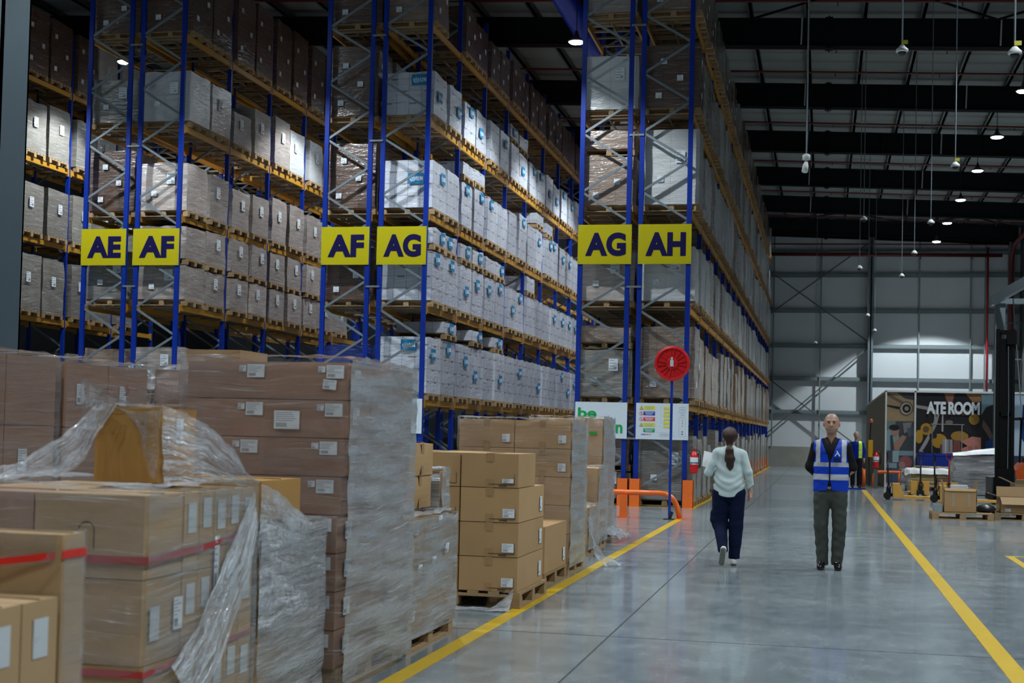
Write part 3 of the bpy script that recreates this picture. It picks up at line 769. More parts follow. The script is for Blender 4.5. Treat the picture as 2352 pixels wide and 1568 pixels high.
def film_shell(x0, x1, y0, y1, z0, z1, m, parent, seed=0, amp=.010, off=.012, top=True, dense=None, n=22, ruf=.02, name='stretch_film'):
    b = MB(); X = np.linspace(x0-off, x1+off, n); Y = np.linspace(y0-off, y1+off, n); Z = np.linspace(z0, z1+off, max(12, int((z1-z0)/.05)))
    cx, cy = (x0+x1)/2, (y0+y1)/2
    def disp(P, nx, ny):
        q = nz3(P*[1, 1, 3.2], seed+5, 1.5, 4); e = nz3(P, seed+9, 3.0, 2)
        P = P.copy(); P[..., 0] += nx*(amp*(q+1)*.5); P[..., 1] += ny*(amp*(q+1)*.5)
        t = np.clip((P[..., 2]-(z1-.05))/.05, 0, 1); P[..., 2] += t*ruf*e
        return P
    for sx, mi in ((1, 1), (-1, 0)):
        G = np.array([[((x1+off) if sx > 0 else (x0-off), y, z) for z in Z] for y in (Y if sx > 0 else Y[::-1])]); b.grid(disp(G, sx, 0), mi, G[..., [1, 2]])
    for sy in (-1, 1):
        G = np.array([[(x, (y0-off) if sy < 0 else (y1+off), z) for z in Z] for x in (X if sy < 0 else X[::-1])]); b.grid(disp(G, 0, sy), 0, G[..., [0, 2]])
    if top:
        # film folds a hand's width over the top
        for (xa, xb, ya, yb) in ((x0, x1, y0-off, y0+.13), (x0, x1, y1-.13, y1+off), (x1-.12, x1+off, y0+.13, y1-.13), (x0-off, x0+.12, y0+.13, y1-.13)):
            U = np.linspace(xa, xb, 12); V = np.linspace(ya, yb, 12)
            G = np.array([[(u, v, z1+off) for v in V] for u in U]); q = nz3(G, seed+2, 4, 3); G2 = G.copy(); G2[..., 2] += .012*(q+1)
            b.grid(G2, 0, G[..., [0, 1]])
    return obj(name, b, parent, mats=[m, dense or m], smooth=True)
def fpallet(x0, y0, parent, dx=1.0, dy=1.2, name='pallet'):
    """pallet with its deck boards along Y, block legs"""
    me = pallet_mb(dy, dx).mesh('pallet', WOOD)
    o = obj(name, me, parent, (x0+dx/2, y0+dy/2, 0), (0, 0, math.pi/2)); return o
def sheet(name, P, m, parent=None, nu=60, nv=40, amp=.02, seed=0, f=3., uvs=(1, 1), pin=None):
    U = np.linspace(0, 1, nu); V = np.linspace(0, 1, nv); G = np.array([[P(u, v) for v in V] for u in U], float)
    q = np.stack([nz3(G, seed+k, f, 5) for k in range(3)], -1); UV = np.stack(np.meshgrid(U*uvs[0], V*uvs[1], indexing='ij'), -1)
    G = G+amp*q
    return obj(name, MB().grid(G, 0, UV), parent, mats=m, smooth=True)
def lerp(a, b, t): return tuple(x+(y-x)*t for x, y in zip(a, b))
def poly_at(pts, t):
    t = max(0, min(.9999, t))*(len(pts)-1); i = int(t); return lerp(pts[i], pts[i+1], t-i)
def root(loc, label, cat='pallet load', group=None, name='pallet_load'):
    return empty(name, loc, 0, label, cat, group)

# --- tall brown stack, film-wrapped (front face with white labels, grey side)
x0, x1, y0, y1 = -3.66, -2.69, 7.64, 8.95
r = root((0, 0, 0), 'tallest pink-brown wrapped carton stack in the foreground, with white shipping labels on its front')
fpallet(x0, y0+.03, r, x1-x0, 1.2)
zs = [.14+.21875*i for i in range(9)]
for k in range(8):
    sh = [.0, .0, .0, .0, .01, .035, .045, .05][k]
    for j in range(2):
        xa, xb = x0+.485*j+sh*.4, x0+.485*(j+1)-.006+sh*.6
        for n_ in range(3):
            ya, yb = y0+.435*n_, y0+.435*(n_+1)-.006
            o = carton(xa, ya, zs[k]+.002, xb+(.012 if k > 3 else 0), yb, zs[k+1]-.004, PINK, r, seed=k*7+j*3+n_, bow=.006)
            if n_ == 0:
                add_label(o, xb-(.115 if k > 5 else .135), ya-.007, zs[k+1]-.095, .105, .075, seed=k+j)
                add_label(o, xb-(.165 if k > 5 else .185), ya-.007, zs[k+1]-.062, .042, .035, seed=k)
            if j == 1 and n_ == 0: add_label(o, xb+.016, ya+.1, zs[k+1]-.14, .11, .10, 'side', seed=k+n_)
add_label(r, -3.09, y0-.014, 1.50, .155, .105, seed=5); add_label(r, -2.80, y0-.014, 1.735, .08, .055, seed=2, tilt=.08)
film_shell(x0, x1+.035, y0, y1, .05, zs[8], FILM2, r, seed=4, dense=FILM3, amp=.014, off=.02)
# --- pallet behind with its load at the line, two loose boxes on top
x0, x1, y0, y1 = -3.70, -2.69, 9.06, 10.27
r = root((0, 0, 0), 'low grey film-wrapped load on its pallet beside the yellow line, two cartons standing on it')
fpallet(x0, y0, r, x1-x0, y1-y0)
for k in range(3):
    for j in range(2):
        for n_ in range(3):
            carton(x0+.505*j, y0+.4*n_+.01, .14+.25*k+.001, x0+.505*(j+1)-.008, y0+.4*(n_+1)-.004, .14+.25*(k+1)-.004, KRAFT2 if k else KRAFT, r, seed=k+n_)
for (y, z) in ((9.15, .80), (9.75, .83), (9.95, .62), (9.25, .52), (9.6, .55), (9.1, .22)): add_label(r, x1+.012, y, z, .09, .07, 'side', seed=int(y*9), tilt=.1)
film_shell(x0, x1, y0, y1, .10, .90, FILM3, r, seed=8, dense=m_film('stretch_film_diagonal_thick', .22, .55, .7, -.3, sc=(2, 34, 1)), amp=.016, ruf=.035)
for i, (xa, ya, za, w_, d_, h_, s_) in enumerate(((-3.30, 9.66, .935, .40, .66, .238, 3), (-3.30, 9.68, 1.175, .41, .64, .232, 4))):
    rr = root((0, 0, 0), ['plain brown box, lower of two standing on the low wrapped load', 'plain brown box stacked on top of another behind the tall stack'][i], 'box', None, 'cardboard_box')
    o = carton(xa, ya, za, xa+w_, ya+d_, za+h_, KRAFT, rr, 'box_body', tape='x', seed=s_, bow=.012)
rr = root((0, 0, 0), 'small upright bundle in crumpled film behind the two brown boxes', 'bundle', None, 'wrapped_bundle')
carton(-3.08, 10.42, .002, -2.86, 10.62, 1.20, KRAFT2, rr, 'bundle_body', seed=2); film_shell(-3.08, -2.86, 10.42, 10.62, .01, 1.20, FILM3, rr, seed=3, amp=.03, n=10, ruf=.05)
# --- near load whose grey side fills the lower middle
x0, x1, y0, y1 = -3.78, -2.75, 6.62, 7.55
r = root((0, 0, 0), 'waist-high grey film-wrapped load in front of the tallest stack, its side toward the aisle')
fpallet(x0, y0-.02, r, x1-x0, y1-y0+.02)
zz = [.14, .42, .70, .98]
for k in range(3):
    for j in range(2):
        for n_ in range(2):
            carton(x0+.51*j, y0+.48*n_, zz[k]+.001, x0+.51*(j+1)-.008, y0+.48*(n_+1)-.006, zz[k+1]-.004, KRAFT2, r, seed=k*3+n_)
film_shell(x0, x1, y0, y1, .04, .985, FILM3, r, seed=12, dense=m_film('stretch_film_grey', .42, .5, .7, .10, sc=(1.6, 30, 1)), amp=.02, ruf=.02)
sheet('film_skirt', lambda u, v: lerp(poly_at([(-2.733, 6.60, 1.22), (-2.728, 6.8, 1.19), (-2.728, 7.05, 1.09), (-2.73, 7.3, 1.0), (-2.735, 7.56, .96)], u),
      poly_at([(-2.727, 6.60, .5), (-2.727, 7.56, .5)], u), v), FILML, r, 50, 40, .006, 31, 4, (1.5, 1))
rr = root((0, 0, 0), 'cardboard box with pale lid lying on the waist-high wrapped load', 'box', None, 'cardboard_box')
carton(-3.35, 6.70, 1.03, -2.77, 7.24, 1.235, GOLD, rr, 'box_body', seed=6, bow=.004)
# --- nearest big load: labelled cartons, red tape, sheet of film over a box on top
x0, x1, y0, y1 = -3.78, -2.75, 5.42, 6.56
r = root((0, 0, 0), 'large wrapped carton load with red tape band and rows of blank white labels')
fpallet(x0, y0, r, x1-x0, y1-y0)
zz = [.14, .50, .86, 1.215]
for k in range(3):
    for j in range(2):
        carton(x0+.515*j, y0, zz[k]+.001, x0+.515*(j+1)-.008, y0+.36, zz[k+1]-.004, (PINK if k == 2 and j == 0 else [GOLD, KRAFT2, KRAFT2][k]), r, seed=k*5+j)
    for n_ in range(5):
        ya = y0+.36+.156*n_
        o = carton(x1-.515, ya, zz[k]+.001, x1, ya+.150, zz[k+1]-.004, KRAFT2, r, seed=k+n_, bow=.002)
        add_label(o, x1+.003, ya+.03, zz[k]+.17+.015*(n_ % 2), .085, .135, 'side', seed=9)
    o = carton(x0, y0+.37, zz[k]+.001, x1-.525, y1, zz[k+1]-.004, KRAFT2, r, seed=k)
add_label(r, x1+.004, y0+.05, .60, .085, .14, 'side', seed=9); add_label(r, x1+.004, y0+.27, .62, .085, .14, 'side', seed=8)
add_label(r, x1+.012, 6.08, .74, .05, .26, 'side', seed=7)
b = MB()                                           # arch-shaped hand hole cut
for i in range(12):
    a0, a1 = math.pi*i/12, math.pi*(i+1)/12; c = (-3.02, 1.06); R_ = .036
    b.rod((c[0]+R_*math.cos(a0), y0-.006, c[1]+R_*math.sin(a0)), (c[0]+R_*math.cos(a1), y0-.006, c[1]+R_*math.sin(a1)), .003, .002, roll=(0, 1, 0))
for s_ in (-1, 1): b.rod((-3.02+s_*.036, y0-.006, 1.06), (-3.02+s_*.036, y0-.006, .98), .003, .002, roll=(0, 1, 0))
obj('hand_hole', b, r, mats=INK)
b = MB()                                           # red tape bands
def band(z, h, dz):
    b.quad([(x0-.01, y0-.016, z), (x1+.014, y0-.016, z), (x1+.014, y0-.016, z+h), (x0-.01, y0-.016, z+h)])
    b.quad([(x1+.015, y0-.016, z), (x1+.015, y0+.55, z+.02), (x1+.015, y0+.55, z+h+.015), (x1+.015, y0-.016, z+h)])
    b.quad([(x1+.015, y0+.55, z+.02), (x1+.015, y1, z+dz), (x1+.015, y1, z+dz+h*.6), (x1+.015, y0+.55, z+h+.015)])
band(.925, .034, .07); band(.455, .03, .05)
obj('tape_band', b, r, mats=mat('red_film_tape', (.36, .03, .025), .3))
film_shell(x0, x1, y0, y1, .04, 1.222, FILM, r, seed=21, dense=m_film('stretch_film_slanted', .05, .32, .48, .20, sc=(1.7, 36, 1)), amp=.010, off=.014)
# box on top
rr = root((0, 0, 0), 'golden brown box standing on the nearest load under a sheet of film', 'box', None, 'cardboard_box')
bx = carton(-3.335, 6.03, 1.24, -3.01, 6.42, 1.585, GOLD, rr, 'box_body', seed=9, bow=.003); add_label(bx, -3.006, 6.20, 1.42, .07, .12, 'side', seed=4)
# slack film draped over that box
fr = root((0, 0, 0), 'crumpled sheet of clear film draped over the golden box and sagging to both sides', 'plastic film', None, 'loose_film')
sheet('film_wing', lambda u, v: lerp(poly_at([(-3.32, 6.02, 1.62), (-3.36, 5.95, 1.55), (-3.42, 5.85, 1.43), (-3.52, 5.72, 1.34), (-3.62, 5.6, 1.27), (-3.74, 5.5, 1.22)], u),
      poly_at([(-3.20, 5.98, 1.60), (-3.26, 5.93, 1.47), (-3.30, 5.86, 1.34), (-3.36, 5.76, 1.262), (-3.45, 5.6, 1.25), (-3.55, 5.46, 1.245)], u), v), FILML, fr, 90, 50, .016, 41, 5, (1.5, 1))
sheet('film_fold', lambda u, v: lerp(poly_at([(-3.40, 6.0, 1.60), (-3.39, 5.97, 1.70), (-3.36, 5.95, 1.725), (-3.28, 5.97, 1.67), (-3.16, 6.0, 1.61)], u),
      poly_at([(-3.38, 6.0, 1.50), (-3.36, 6.0, 1.56), (-3.30, 6.0, 1.60), (-3.22, 6.0, 1.60), (-3.10, 6.01, 1.585)], u), v), FILML, fr, 50, 24, .012, 43, 6, (1, .5))
sheet('film_top', lambda u, v: (-3.36+.40*u, 6.005+.43*v, 1.60+.006*math.sin(9*u)), FILMT, fr, 40, 40, .005, 44, 5)
sheet('film_front', lambda u, v: lerp(poly_at([(-3.22, 6.008, 1.59), (-3.16, 6.008, 1.555), (-3.12, 6.008, 1.56), (-3.06, 6.008, 1.57), (-2.99, 6.008, 1.585)], u),
      poly_at([(-3.06, 6.0, 1.56), (-3.06, 6.0, 1.45), (-3.07, 6.0, 1.36), (-3.03, 5.98, 1.28), (-2.99, 5.97, 1.25)], u), v), FILMT, fr, 50, 40, .005, 45, 5)
sheet('film_wing', lambda u, v: lerp(poly_at([(-2.99, 6.02, 1.60), (-2.93, 6.15, 1.57), (-2.86, 6.28, 1.50), (-2.80, 6.40, 1.40), (-2.765, 6.5, 1.29), (-2.72, 6.57, 1.235)], u),
      poly_at([(-2.985, 6.04, 1.24), (-2.95, 6.1, 1.24), (-2.90, 6.2, 1.24), (-2.85, 6.3, 1.238), (-2.80, 6.4, 1.236), (-2.74, 6.5, 1.232)], u), v*.98), FILML, fr, 70, 50, .010, 46, 5, (1, 1))
# loose diagonal film tail hanging on the side of the near load
ft = root((0, 0, 0), 'long tail of slack film hanging diagonally across the labelled side of the nearest load', 'plastic film', None, 'loose_film')
sheet('film_tail', lambda u, v: lerp(poly_at([(-2.722, 6.50, 1.20), (-2.715, 6.25, .98), (-2.71, 6.05, .80), (-2.70, 5.85, .62), (-2.70, 5.6, .48)], u),
      poly_at([(-2.720, 6.55, 1.0), (-2.712, 6.45, .8), (-2.708, 6.3, .62), (-2.70, 6.1, .42), (-2.70, 5.85, .25)], u), v), FILML, ft, 70, 36, .006, 48, 4, (2, .5))
# --- lower-left corner load
x0, x1, y0, y1 = -3.45, -2.42, 3.32, 4.33
r = root((0, 0, 0), 'carton load cut off by the lower left corner, pale box tops and white labels')
fpallet(x0, y0, r, x1-x0, y1-y0)
for n_ in range(4):
    ya = y0+.215*n_
    for k in range(2):
        o = carton(x1-.5, ya, .14+.405*k+.001, x1, ya+.207, .14+.405*(k+1)-.004, KRAFT2, r, seed=n_+k, bow=.002)
        add_label(o, x1+.003, ya+.06, .14+.405*k+.22, .085, .125, 'side', seed=9)
for n_ in range(2):
    for k in range(2): carton(x0, y0+.43*n_, .14+.405*k+.001, x1-.51, y0+.43*(n_+1)-.006, .14+.405*(k+1)-.004, KRAFT2, r, seed=n_)
carton(x0, 4.19, .14, x1, 4.33, 1.145, KRAFT2, r, seed=3, bow=.002)
carton(-3.1, 3.9, .953, -2.78, 4.16, 1.05, GOLD, r, seed=3)
tb = MB(); tb.quad([(-2.95, 4.05, 1.0), (-2.44, 4.178, 1.065), (-2.44, 4.178, 1.09), (-2.95, 4.05, 1.02)]); tb.box(-2.416, 4.18, 1.068, -2.412, 4.33, 1.094)
obj('tape_band', tb, r, mats=TAPER)
sheet('film_sheet', lambda u, v: lerp(poly_at([(-3.4, 4.17, 1.145), (-2.44, 4.18, 1.14)], u), poly_at([(-3.4, 4.12, .97), (-2.8, 4.13, .99), (-2.44, 4.17, 1.06)], u), v), FILMT, r, 60, 30, .008, 51, 4)
film_shell(x1-.01, x1, 4.2, 4.33, .1, 1.14, FILM, r, seed=6, top=False, n=6, amp=.003, off=.004)
# --- back row behind them
def backload(x0, x1, y0, y1, ztop, label, m, labs, seed, dense=FILM, cols=2, film=FILM2):
    r = root((0, 0, 0), label); fpallet(x0, y0, r, x1-x0, y1-y0)
    nz_ = 4; h = (ztop-.14)/nz_
    for k in range(nz_):
        for n_ in range(cols):
            w_ = (y1-y0)/cols; o = carton(x1-.5, y0+w_*n_+.003, .14+h*k+.001, x1, y0+w_*(n_+1)-.006, .14+h*(k+1)-.004, m, r, seed=k+n_+seed, bow=.008)
            if k in labs: add_label(o, x1+.01, y0+w_*n_+w_*.25, .14+h*k+h*.35, .10 if labs[k] else .14, .14, 'side', seed=k)
        carton(x0, y0, .14+h*k+.001, x1-.51, y1, .14+h*(k+1)-.004, m, r, seed=k+seed, bow=.006)
    film_shell(x0, x1, y0, y1, .05, ztop, film, r, seed=seed, dense=dense, amp=.018, off=.018, ruf=.03)
    return r
backload(-6.0, -5.0, 7.32, 8.50, 1.93, 'big brown wrapped load at the left edge below the grey column', PINK, {2: 1}, 61, dense=FILM)
r = backload(-6.0, -5.0, 8.60, 9.80, 1.92, 'brown wrapped load with a torn label, second from the left edge in the back row', PINK, {3: 1}, 71, dense=FILM)
obj('mark', text_mesh('S', .045, .07, mat('mark_red', (.28, .04, .02), .6), .001), r, (-4.975, 9.42, 1.72), (0, 0, math.pi/2))
r = backload(-5.0, -3.98, 9.92, 11.1, 1.93, 'pinkish wrapped load between the back row and the tallest stack', PINK, {}, 81)
rr = root((0, 0, 0), 'pale cardboard box lying on top of the pinkish wrapped load', 'box', None, 'cardboard_box')
carton(-4.90, 10.25, 1.972, -4.45, 10.80, 2.10, KRAFT2, rr, 'box_body', seed=4)
# --- four-high stack of clean kraft boxes
TX, TY = -2.53, 11.80
pr_ = root((0, 0, 0), 'wooden pallet under the neat columns of kraft boxes', 'pallet', None, 'wooden_pallet')
fpallet(-3.70, TY-.02, pr_, 1.20, 1.2)
def kbox(xa, ya, za, xb, yb, zb, label, lab=(.105, .065), lx=-.14, lz=.04, seed=1, m=None, line=True, group=None, side=True):
    r = root((0, 0, 0), label, 'box', group, 'cardboard_box')
    o = carton(xa, ya, za, xb, yb, zb, m or KRAFT, r, 'box_body', tape='y', seed=seed, bow=.0015)
    if lab: add_label(o, xb+lx, ya-.004, za+lz, lab[0], lab[1], seed=seed)
    if line:
        b = MB(); b.box(xb-.26, ya-.0072, za+.025, xb-.03, ya-.0062, za+.030).box(xb-.034, ya-.0072, za+.028, xb-.030, ya-.0062, za+.12).box(xb-.17, ya-.0072, za+.012, xb-.10, ya-.0062, za+.019); obj('print', b, o, mats=INK)
    if side: add_label(o, xb+.007, yb-.22, za+.06, .10, .13, 'side', seed=seed)
    return r
zk = [.142, .437, .733, 1.03, 1.325]; nmz = ['bottom', 'second', 'third', 'top']
for k in range(4):
    dx_ = [0, .0, .012, .02][k]
    kbox(-3.045, TY, zk[k]+.001, TX+(-.01 if k == 3 else 0), TY+(.72 if k == 3 else 1.1), zk[k+1]-.005, 'clean kraft box, %s of the front column beside the yellow line' % nmz[k], seed=k, lab=(.10, .035) if k == 3 else (.105, .075), side=k < 3)
    kbox(-3.68, TY+.02, zk[k]+.001, -3.06, TY+1.1, zk[k+1]-.005, 'kraft box, %s of the column just left of the front kraft column' % nmz[k], seed=k+5, lab=None, side=False)
sheet('loose_film', lambda u, v: (-3.25+.72*u, TY-.10-.25*v*(1-.3*u), .012+.10*max(0, u-.72)*(1-v)*6), FILML, None, 60, 30, .008, 66, 5, (1.5, .6))
tag(bpy.data.objects['loose_film.002'] if 'loose_film.002' in bpy.data.objects else [o for o in bpy.data.objects if o.name.startswith('loose_film') and o.type == 'MESH'][-1], 'scrap of clear film trailing on the floor in front of the kraft box pallet', 'plastic film')
# --- single large box pallet
pr_ = root((0, 0, 0), 'wooden pallet under the single plain kraft box', 'pallet', None, 'wooden_pallet')
fpallet(-3.62, 13.38, pr_, 1.02, 1.2)
kbox(-3.2, 13.38, .143, -2.605, 14.55, .598, 'single large plain kraft box on its own pallet', lab=(.07, .10), lx=-.20, lz=.05, seed=4, line=False)
# --- two tall wrapped loads of kraft boxes
def tallload(x0, x1, y0, y1, zt, label, rows, seed, labz=(), m=KRAFT, film=FILM, dense=FILM3):
    r = root((0, 0, 0), label); fpallet(x0, y0, r, x1-x0, min(1.2, y1-y0)); h = (zt-.14)/rows; xm = (x0+x1)/2
    for k in range(rows):
        for (xa, xb) in ((x0, xm-.004), (xm+.004, x1)):
            o = carton(xa, y0, .14+h*k+.001, xb, y1, .14+h*(k+1)-.004, m, r, tape='y', seed=k+seed, bow=.005)
            if k in labz: add_label(o, xb-.13, y0-.007, .14+h*k+.06, .085, .085, seed=k)
    film_shell(x0, x1, y0, y1, .08, zt, film, r, seed=seed, dense=dense, amp=.016, off=.014, ruf=.03); return r
r = tallload(-3.84, -2.62, 14.76, 15.75, 1.64, 'head-high wrapped load of five kraft box layers behind the kraft columns', 5, 91, (4, 3))
sheet('film_end', lambda u, v: lerp(poly_at([(-2.555, 15.6, .60), (-2.55, 15.75, .35), (-2.50, 15.85, .15), (-2.38, 15.85, .02)], u), poly_at([(-2.555, 15.9, .55), (-2.54, 16.0, .3), (-2.42, 16.1, .10), (-2.2, 16.15, .02)], u), v), FILML, r, 40, 24, .02, 93, 6)
tallload(-3.7, -2.80, 17.1, 17.9, .60, 'low half-height wrapped load with a lifted lid, beyond the tall wrapped kraft load', 1, 95, dense=FILM3)
tallload(-3.86, -2.86, 18.2, 19.0, 1.06, 'chest-high wrapped load beyond the low half-height load', 2, 97)
r = tallload(-4.0, -2.98, 19.3, 20.4, 1.72, 'farthest staged wrapped load, in front of the green lettered board', 3, 99)
obj('green_tag', MB().box(-3.16, 19.27, 1.50, -3.05, 19.275, 1.53), r, mats=mat('tag_green', (.0, .42, .06), .4))
sheet('film_end', lambda u, v: (-2.96+.26*u, 19.3+1.1*v, .06+.12*(1-u)), FILML, r, 30, 40, .03, 98, 5)
# --- low row further left, behind the low wrapped load
r = root((0, 0, 0), 'low load of kraft boxes with an open film cover, seen over the low wrapped load')
fpallet(-5.35, 13.4, r, 1.2, 1.2)
for j in range(3):
    for k in range(3): carton(-5.35+.41*j, 13.4, .14+.40*k+.001, -5.35+.41*(j+1)-.01, 14.5, .14+.40*(k+1)-.005, KRAFT, r, seed=j+k)
add_label(r, -4.62, 13.39, 1.17, .08, .12, seed=3)
for i, (xa, ya) in enumerate(((-5.15, 13.5), (-4.80, 13.75))):
    rr = root((0, 0, 0), ['small kraft box, left of two lying on the low box load', 'small kraft box, right of two lying under loose film'][i], 'box', None, 'cardboard_box')
    carton(xa, ya, 1.352, xa+.30, ya+.3, 1.49-.04*i, KRAFT, rr, 'box_body', seed=i)
sheet('film_cover', lambda u, v: (-4.95+.75*u, 13.45+.9*v, 1.36+.20*math.sin(math.pi*min(1, u*1.1+.1))*(1-.4*u)), FILML, r, 40, 40, .03, 77, 4)

# ================================================================ people: one smooth surface per body or garment
class SDF:
    """smooth union of limbs and volumes, meshed by surface nets"""
    def __init__(s, lo, hi, res):
        s.lo = np.array(lo, float); s.res = res
        s.n = np.ceil((np.array(hi)-s.lo)/res).astype(int)+1
        s.F = np.full(s.n, 9., np.float32); s.ax = [s.lo[i]+res*np.arange(s.n[i]) for i in range(3)]
    def win(s, lo, hi, pad):
        a = np.clip(np.floor((np.array(lo)-pad-s.lo)/s.res).astype(int), 0, s.n-1); b = np.clip(np.ceil((np.array(hi)+pad-s.lo)/s.res).astype(int)+1, 1, s.n)
        sl = tuple(slice(a[i], b[i]) for i in range(3))
        return sl, s.ax[0][sl[0]][:, None, None], s.ax[1][sl[1]][None, :, None], s.ax[2][sl[2]][None, None, :]
    def put(s, sl, d, k, sub=False):
        f = s.F[sl]
        if sub: f[...] = np.maximum(f, -d); return s
        if k <= 0: f[...] = np.minimum(f, d); return s
        h = np.clip(.5+.5*(f-d)/k, 0, 1); f[...] = np.where(f > 5, d, f*(1-h)+d*h-k*h*(1-h)); return s
    def cap(s, p, q, r1, r2=None, k=.03, fy=1.0, fx=1.0, sub=False, pad=.1):
        r2 = r1 if r2 is None else r2; p = np.array(p, float); q = np.array(q, float); m = max(r1, r2)*max(1, fy, fx)
        sl, X, Y, Z = s.win(np.minimum(p, q)-m, np.maximum(p, q)+m, pad)
        d = q-p; L = d @ d+1e-9; t = np.clip(((X-p[0])*d[0]+(Y-p[1])*d[1]+(Z-p[2])*d[2])/L, 0, 1)
        dd = np.sqrt(((X-p[0]-t*d[0])/fx)**2+((Y-p[1]-t*d[1])/fy)**2+(Z-p[2]-t*d[2])**2)-(r1+(r2-r1)*t)
        return s.put(sl, dd.astype(np.float32), k, sub)
    def chain(s, pts, rs, **kw):
        for i in range(len(pts)-1): s.cap(pts[i], pts[i+1], rs[i], rs[i+1], **kw)
        return s
    def ell(s, c, r, k=.03, sub=False, pad=.1):
        c = np.array(c, float); r = np.array(r, float); sl, X, Y, Z = s.win(c-r, c+r, pad)
        q = np.sqrt(((X-c[0])/r[0])**2+((Y-c[1])/r[1])**2+((Z-c[2])/r[2])**2)
        return s.put(sl, ((q-1)*r.min()).astype(np.float32), k, sub)
    def field(s, fn, op='max'):
        X, Y, Z = s.ax[0][:, None, None], s.ax[1][None, :, None], s.ax[2][None, None, :]
        d = fn(X, Y, Z).astype(np.float32); s.F = np.maximum(s.F, d) if op == 'max' else np.minimum(s.F, d) if op == 'min' else s.F+d; return s
    def folds(s, amp, seed, f=(6, 6, 9)):
        r = np.random.RandomState(seed); X, Y, Z = s.ax[0][:, None, None], s.ax[1][None, :, None], s.ax[2][None, None, :]
        n = 0
        for k in range(7):
            a = r.normal(size=3)*f; n = n+np.sin(a[0]*X*4+a[1]*Y*4+a[2]*Z*4+r.rand()*6)*r.uniform(.5, 1)
        s.F = s.F+(amp*n/3).astype(np.float32); return s
    def build(s, name, mats, parent, matfn=None, smooth=1):
        F = s.F; F = np.where(F > 5, .2, F); I = F < 0
        nx, ny, nz_ = F.shape; P = np.zeros((nx-1, ny-1, nz_-1, 3), np.float32); C = np.zeros((nx-1, ny-1, nz_-1), np.float32)
        sh = lambda A, o: A[o[0]:nx-1+o[0], o[1]:ny-1+o[1], o[2]:nz_-1+o[2]]
        for a in range(3):
            b, c = (a+1) % 3, (a+2) % 3
            for ob in (0, 1):
                for oc in (0, 1):
                    o0 = [0, 0, 0]; o0[b] = ob; o0[c] = oc; o1 = list(o0); o1[a] = 1
                    f0, f1 = sh(F, o0), sh(F, o1); m = (f0 < 0) != (f1 < 0)
                    t = np.where(m, f0/(f0-f1+1e-12), 0); C += m
                    P[..., a] += np.where(m, t, 0); P[..., b] += m*ob; P[..., c] += m*oc
        mask = C > 0; idx = -np.ones(mask.shape, int); idx[mask] = np.arange(mask.sum())
        V = P[mask]/C[mask][:, None]+np.argwhere(mask); V = s.lo+V*s.res
        Q = []
        for a in range(3):
            b, c = (a+1) % 3, (a+2) % 3
            A0 = [slice(None)]*3; A1 = [slice(None)]*3; A0[a] = slice(0, -1); A1[a] = slice(1, None)
            for x in (A0, A1):
                x[b] = slice(1, -1); x[c] = slice(1, -1)
            i0, i1 = I[tuple(A0)], I[tuple(A1)]
            for flip in (0, 1):
                w = np.argwhere(i0 & ~i1) if not flip else np.argwhere(~i0 & i1)
                if not len(w): continue
                w = w.copy(); w[:, b] += 1; w[:, c] += 1
                def at(db, dc):
                    z = w.copy(); z[:, b] -= db; z[:, c] -= dc; return idx[z[:, 0], z[:, 1], z[:, 2]]
                q = np.stack([at(1, 1), at(0, 1), at(0, 0), at(1, 0)], 1); Q.append(q[:, ::-1] if flip else q)
        Q = np.concatenate(Q)
        me = bpy.data.meshes.new(name); me.from_pydata(V.tolist(), [], Q.tolist())
        for m in (mats if isinstance(mats, (list, tuple)) else [mats]): me.materials.append(m)
        if matfn is not None:
            c = V[Q].mean(1); me.polygons.foreach_set('material_index', matfn(c).astype(np.int32))
        me.polygons.foreach_set('use_smooth', [True]*len(Q)); me.validate(); me.update()
        o = obj(name, me, parent)
        if smooth:
            sm = o.modifiers.new('smooth', 'SMOOTH'); sm.factor = .5; sm.iterations = smooth*2
        return o
def m_skin(name, col):
    t = NT(name); v = t.coord(); n1 = t.noise(v, 14, 4)
    return t.done(t.pr(col=t.mix(n1, tuple(c*.82 for c in col), tuple(min(1, c*1.1) for c in col)), rough=.45, spec=.4, nor=t.bump(t.noise(v, 90, 2), .15, .002)))
def m_cloth(name, col, rough=.85, spec=.15):
    t = NT(name); v = t.coord(); n1 = t.noise(v, 9, 4); n2 = t.noise(v, 260, 2)
    return t.done(t.pr(col=t.mix(n1, tuple(c*.86 for c in col), tuple(col)), rough=rough, spec=spec, nor=t.bump(t.math('ADD', n1, t.math('MULTIPLY', n2, .15)), .35, .008)))
SKIN = m_skin('skin', (.46, .25, .17)); SKINF = m_skin('skin_fair', (.55, .33, .25)); DARKC = m_cloth('black_cloth', (.012, .012, .014)); 
VEST = m_cloth('vest_blue', (.0, .045, .52), .5, .3); SILV = m_cloth('reflective_silver', (.46, .49, .55), .38, .5)
EYEM = mat('eye_dark', (.02, .012, .01), .2); EYEW = mat('eye_white', (.5, .46, .42), .3); LIP = mat('lip', (.30, .12, .09), .5)
SHOEL = mat('polished_leather', (.008, .008, .009), .14)

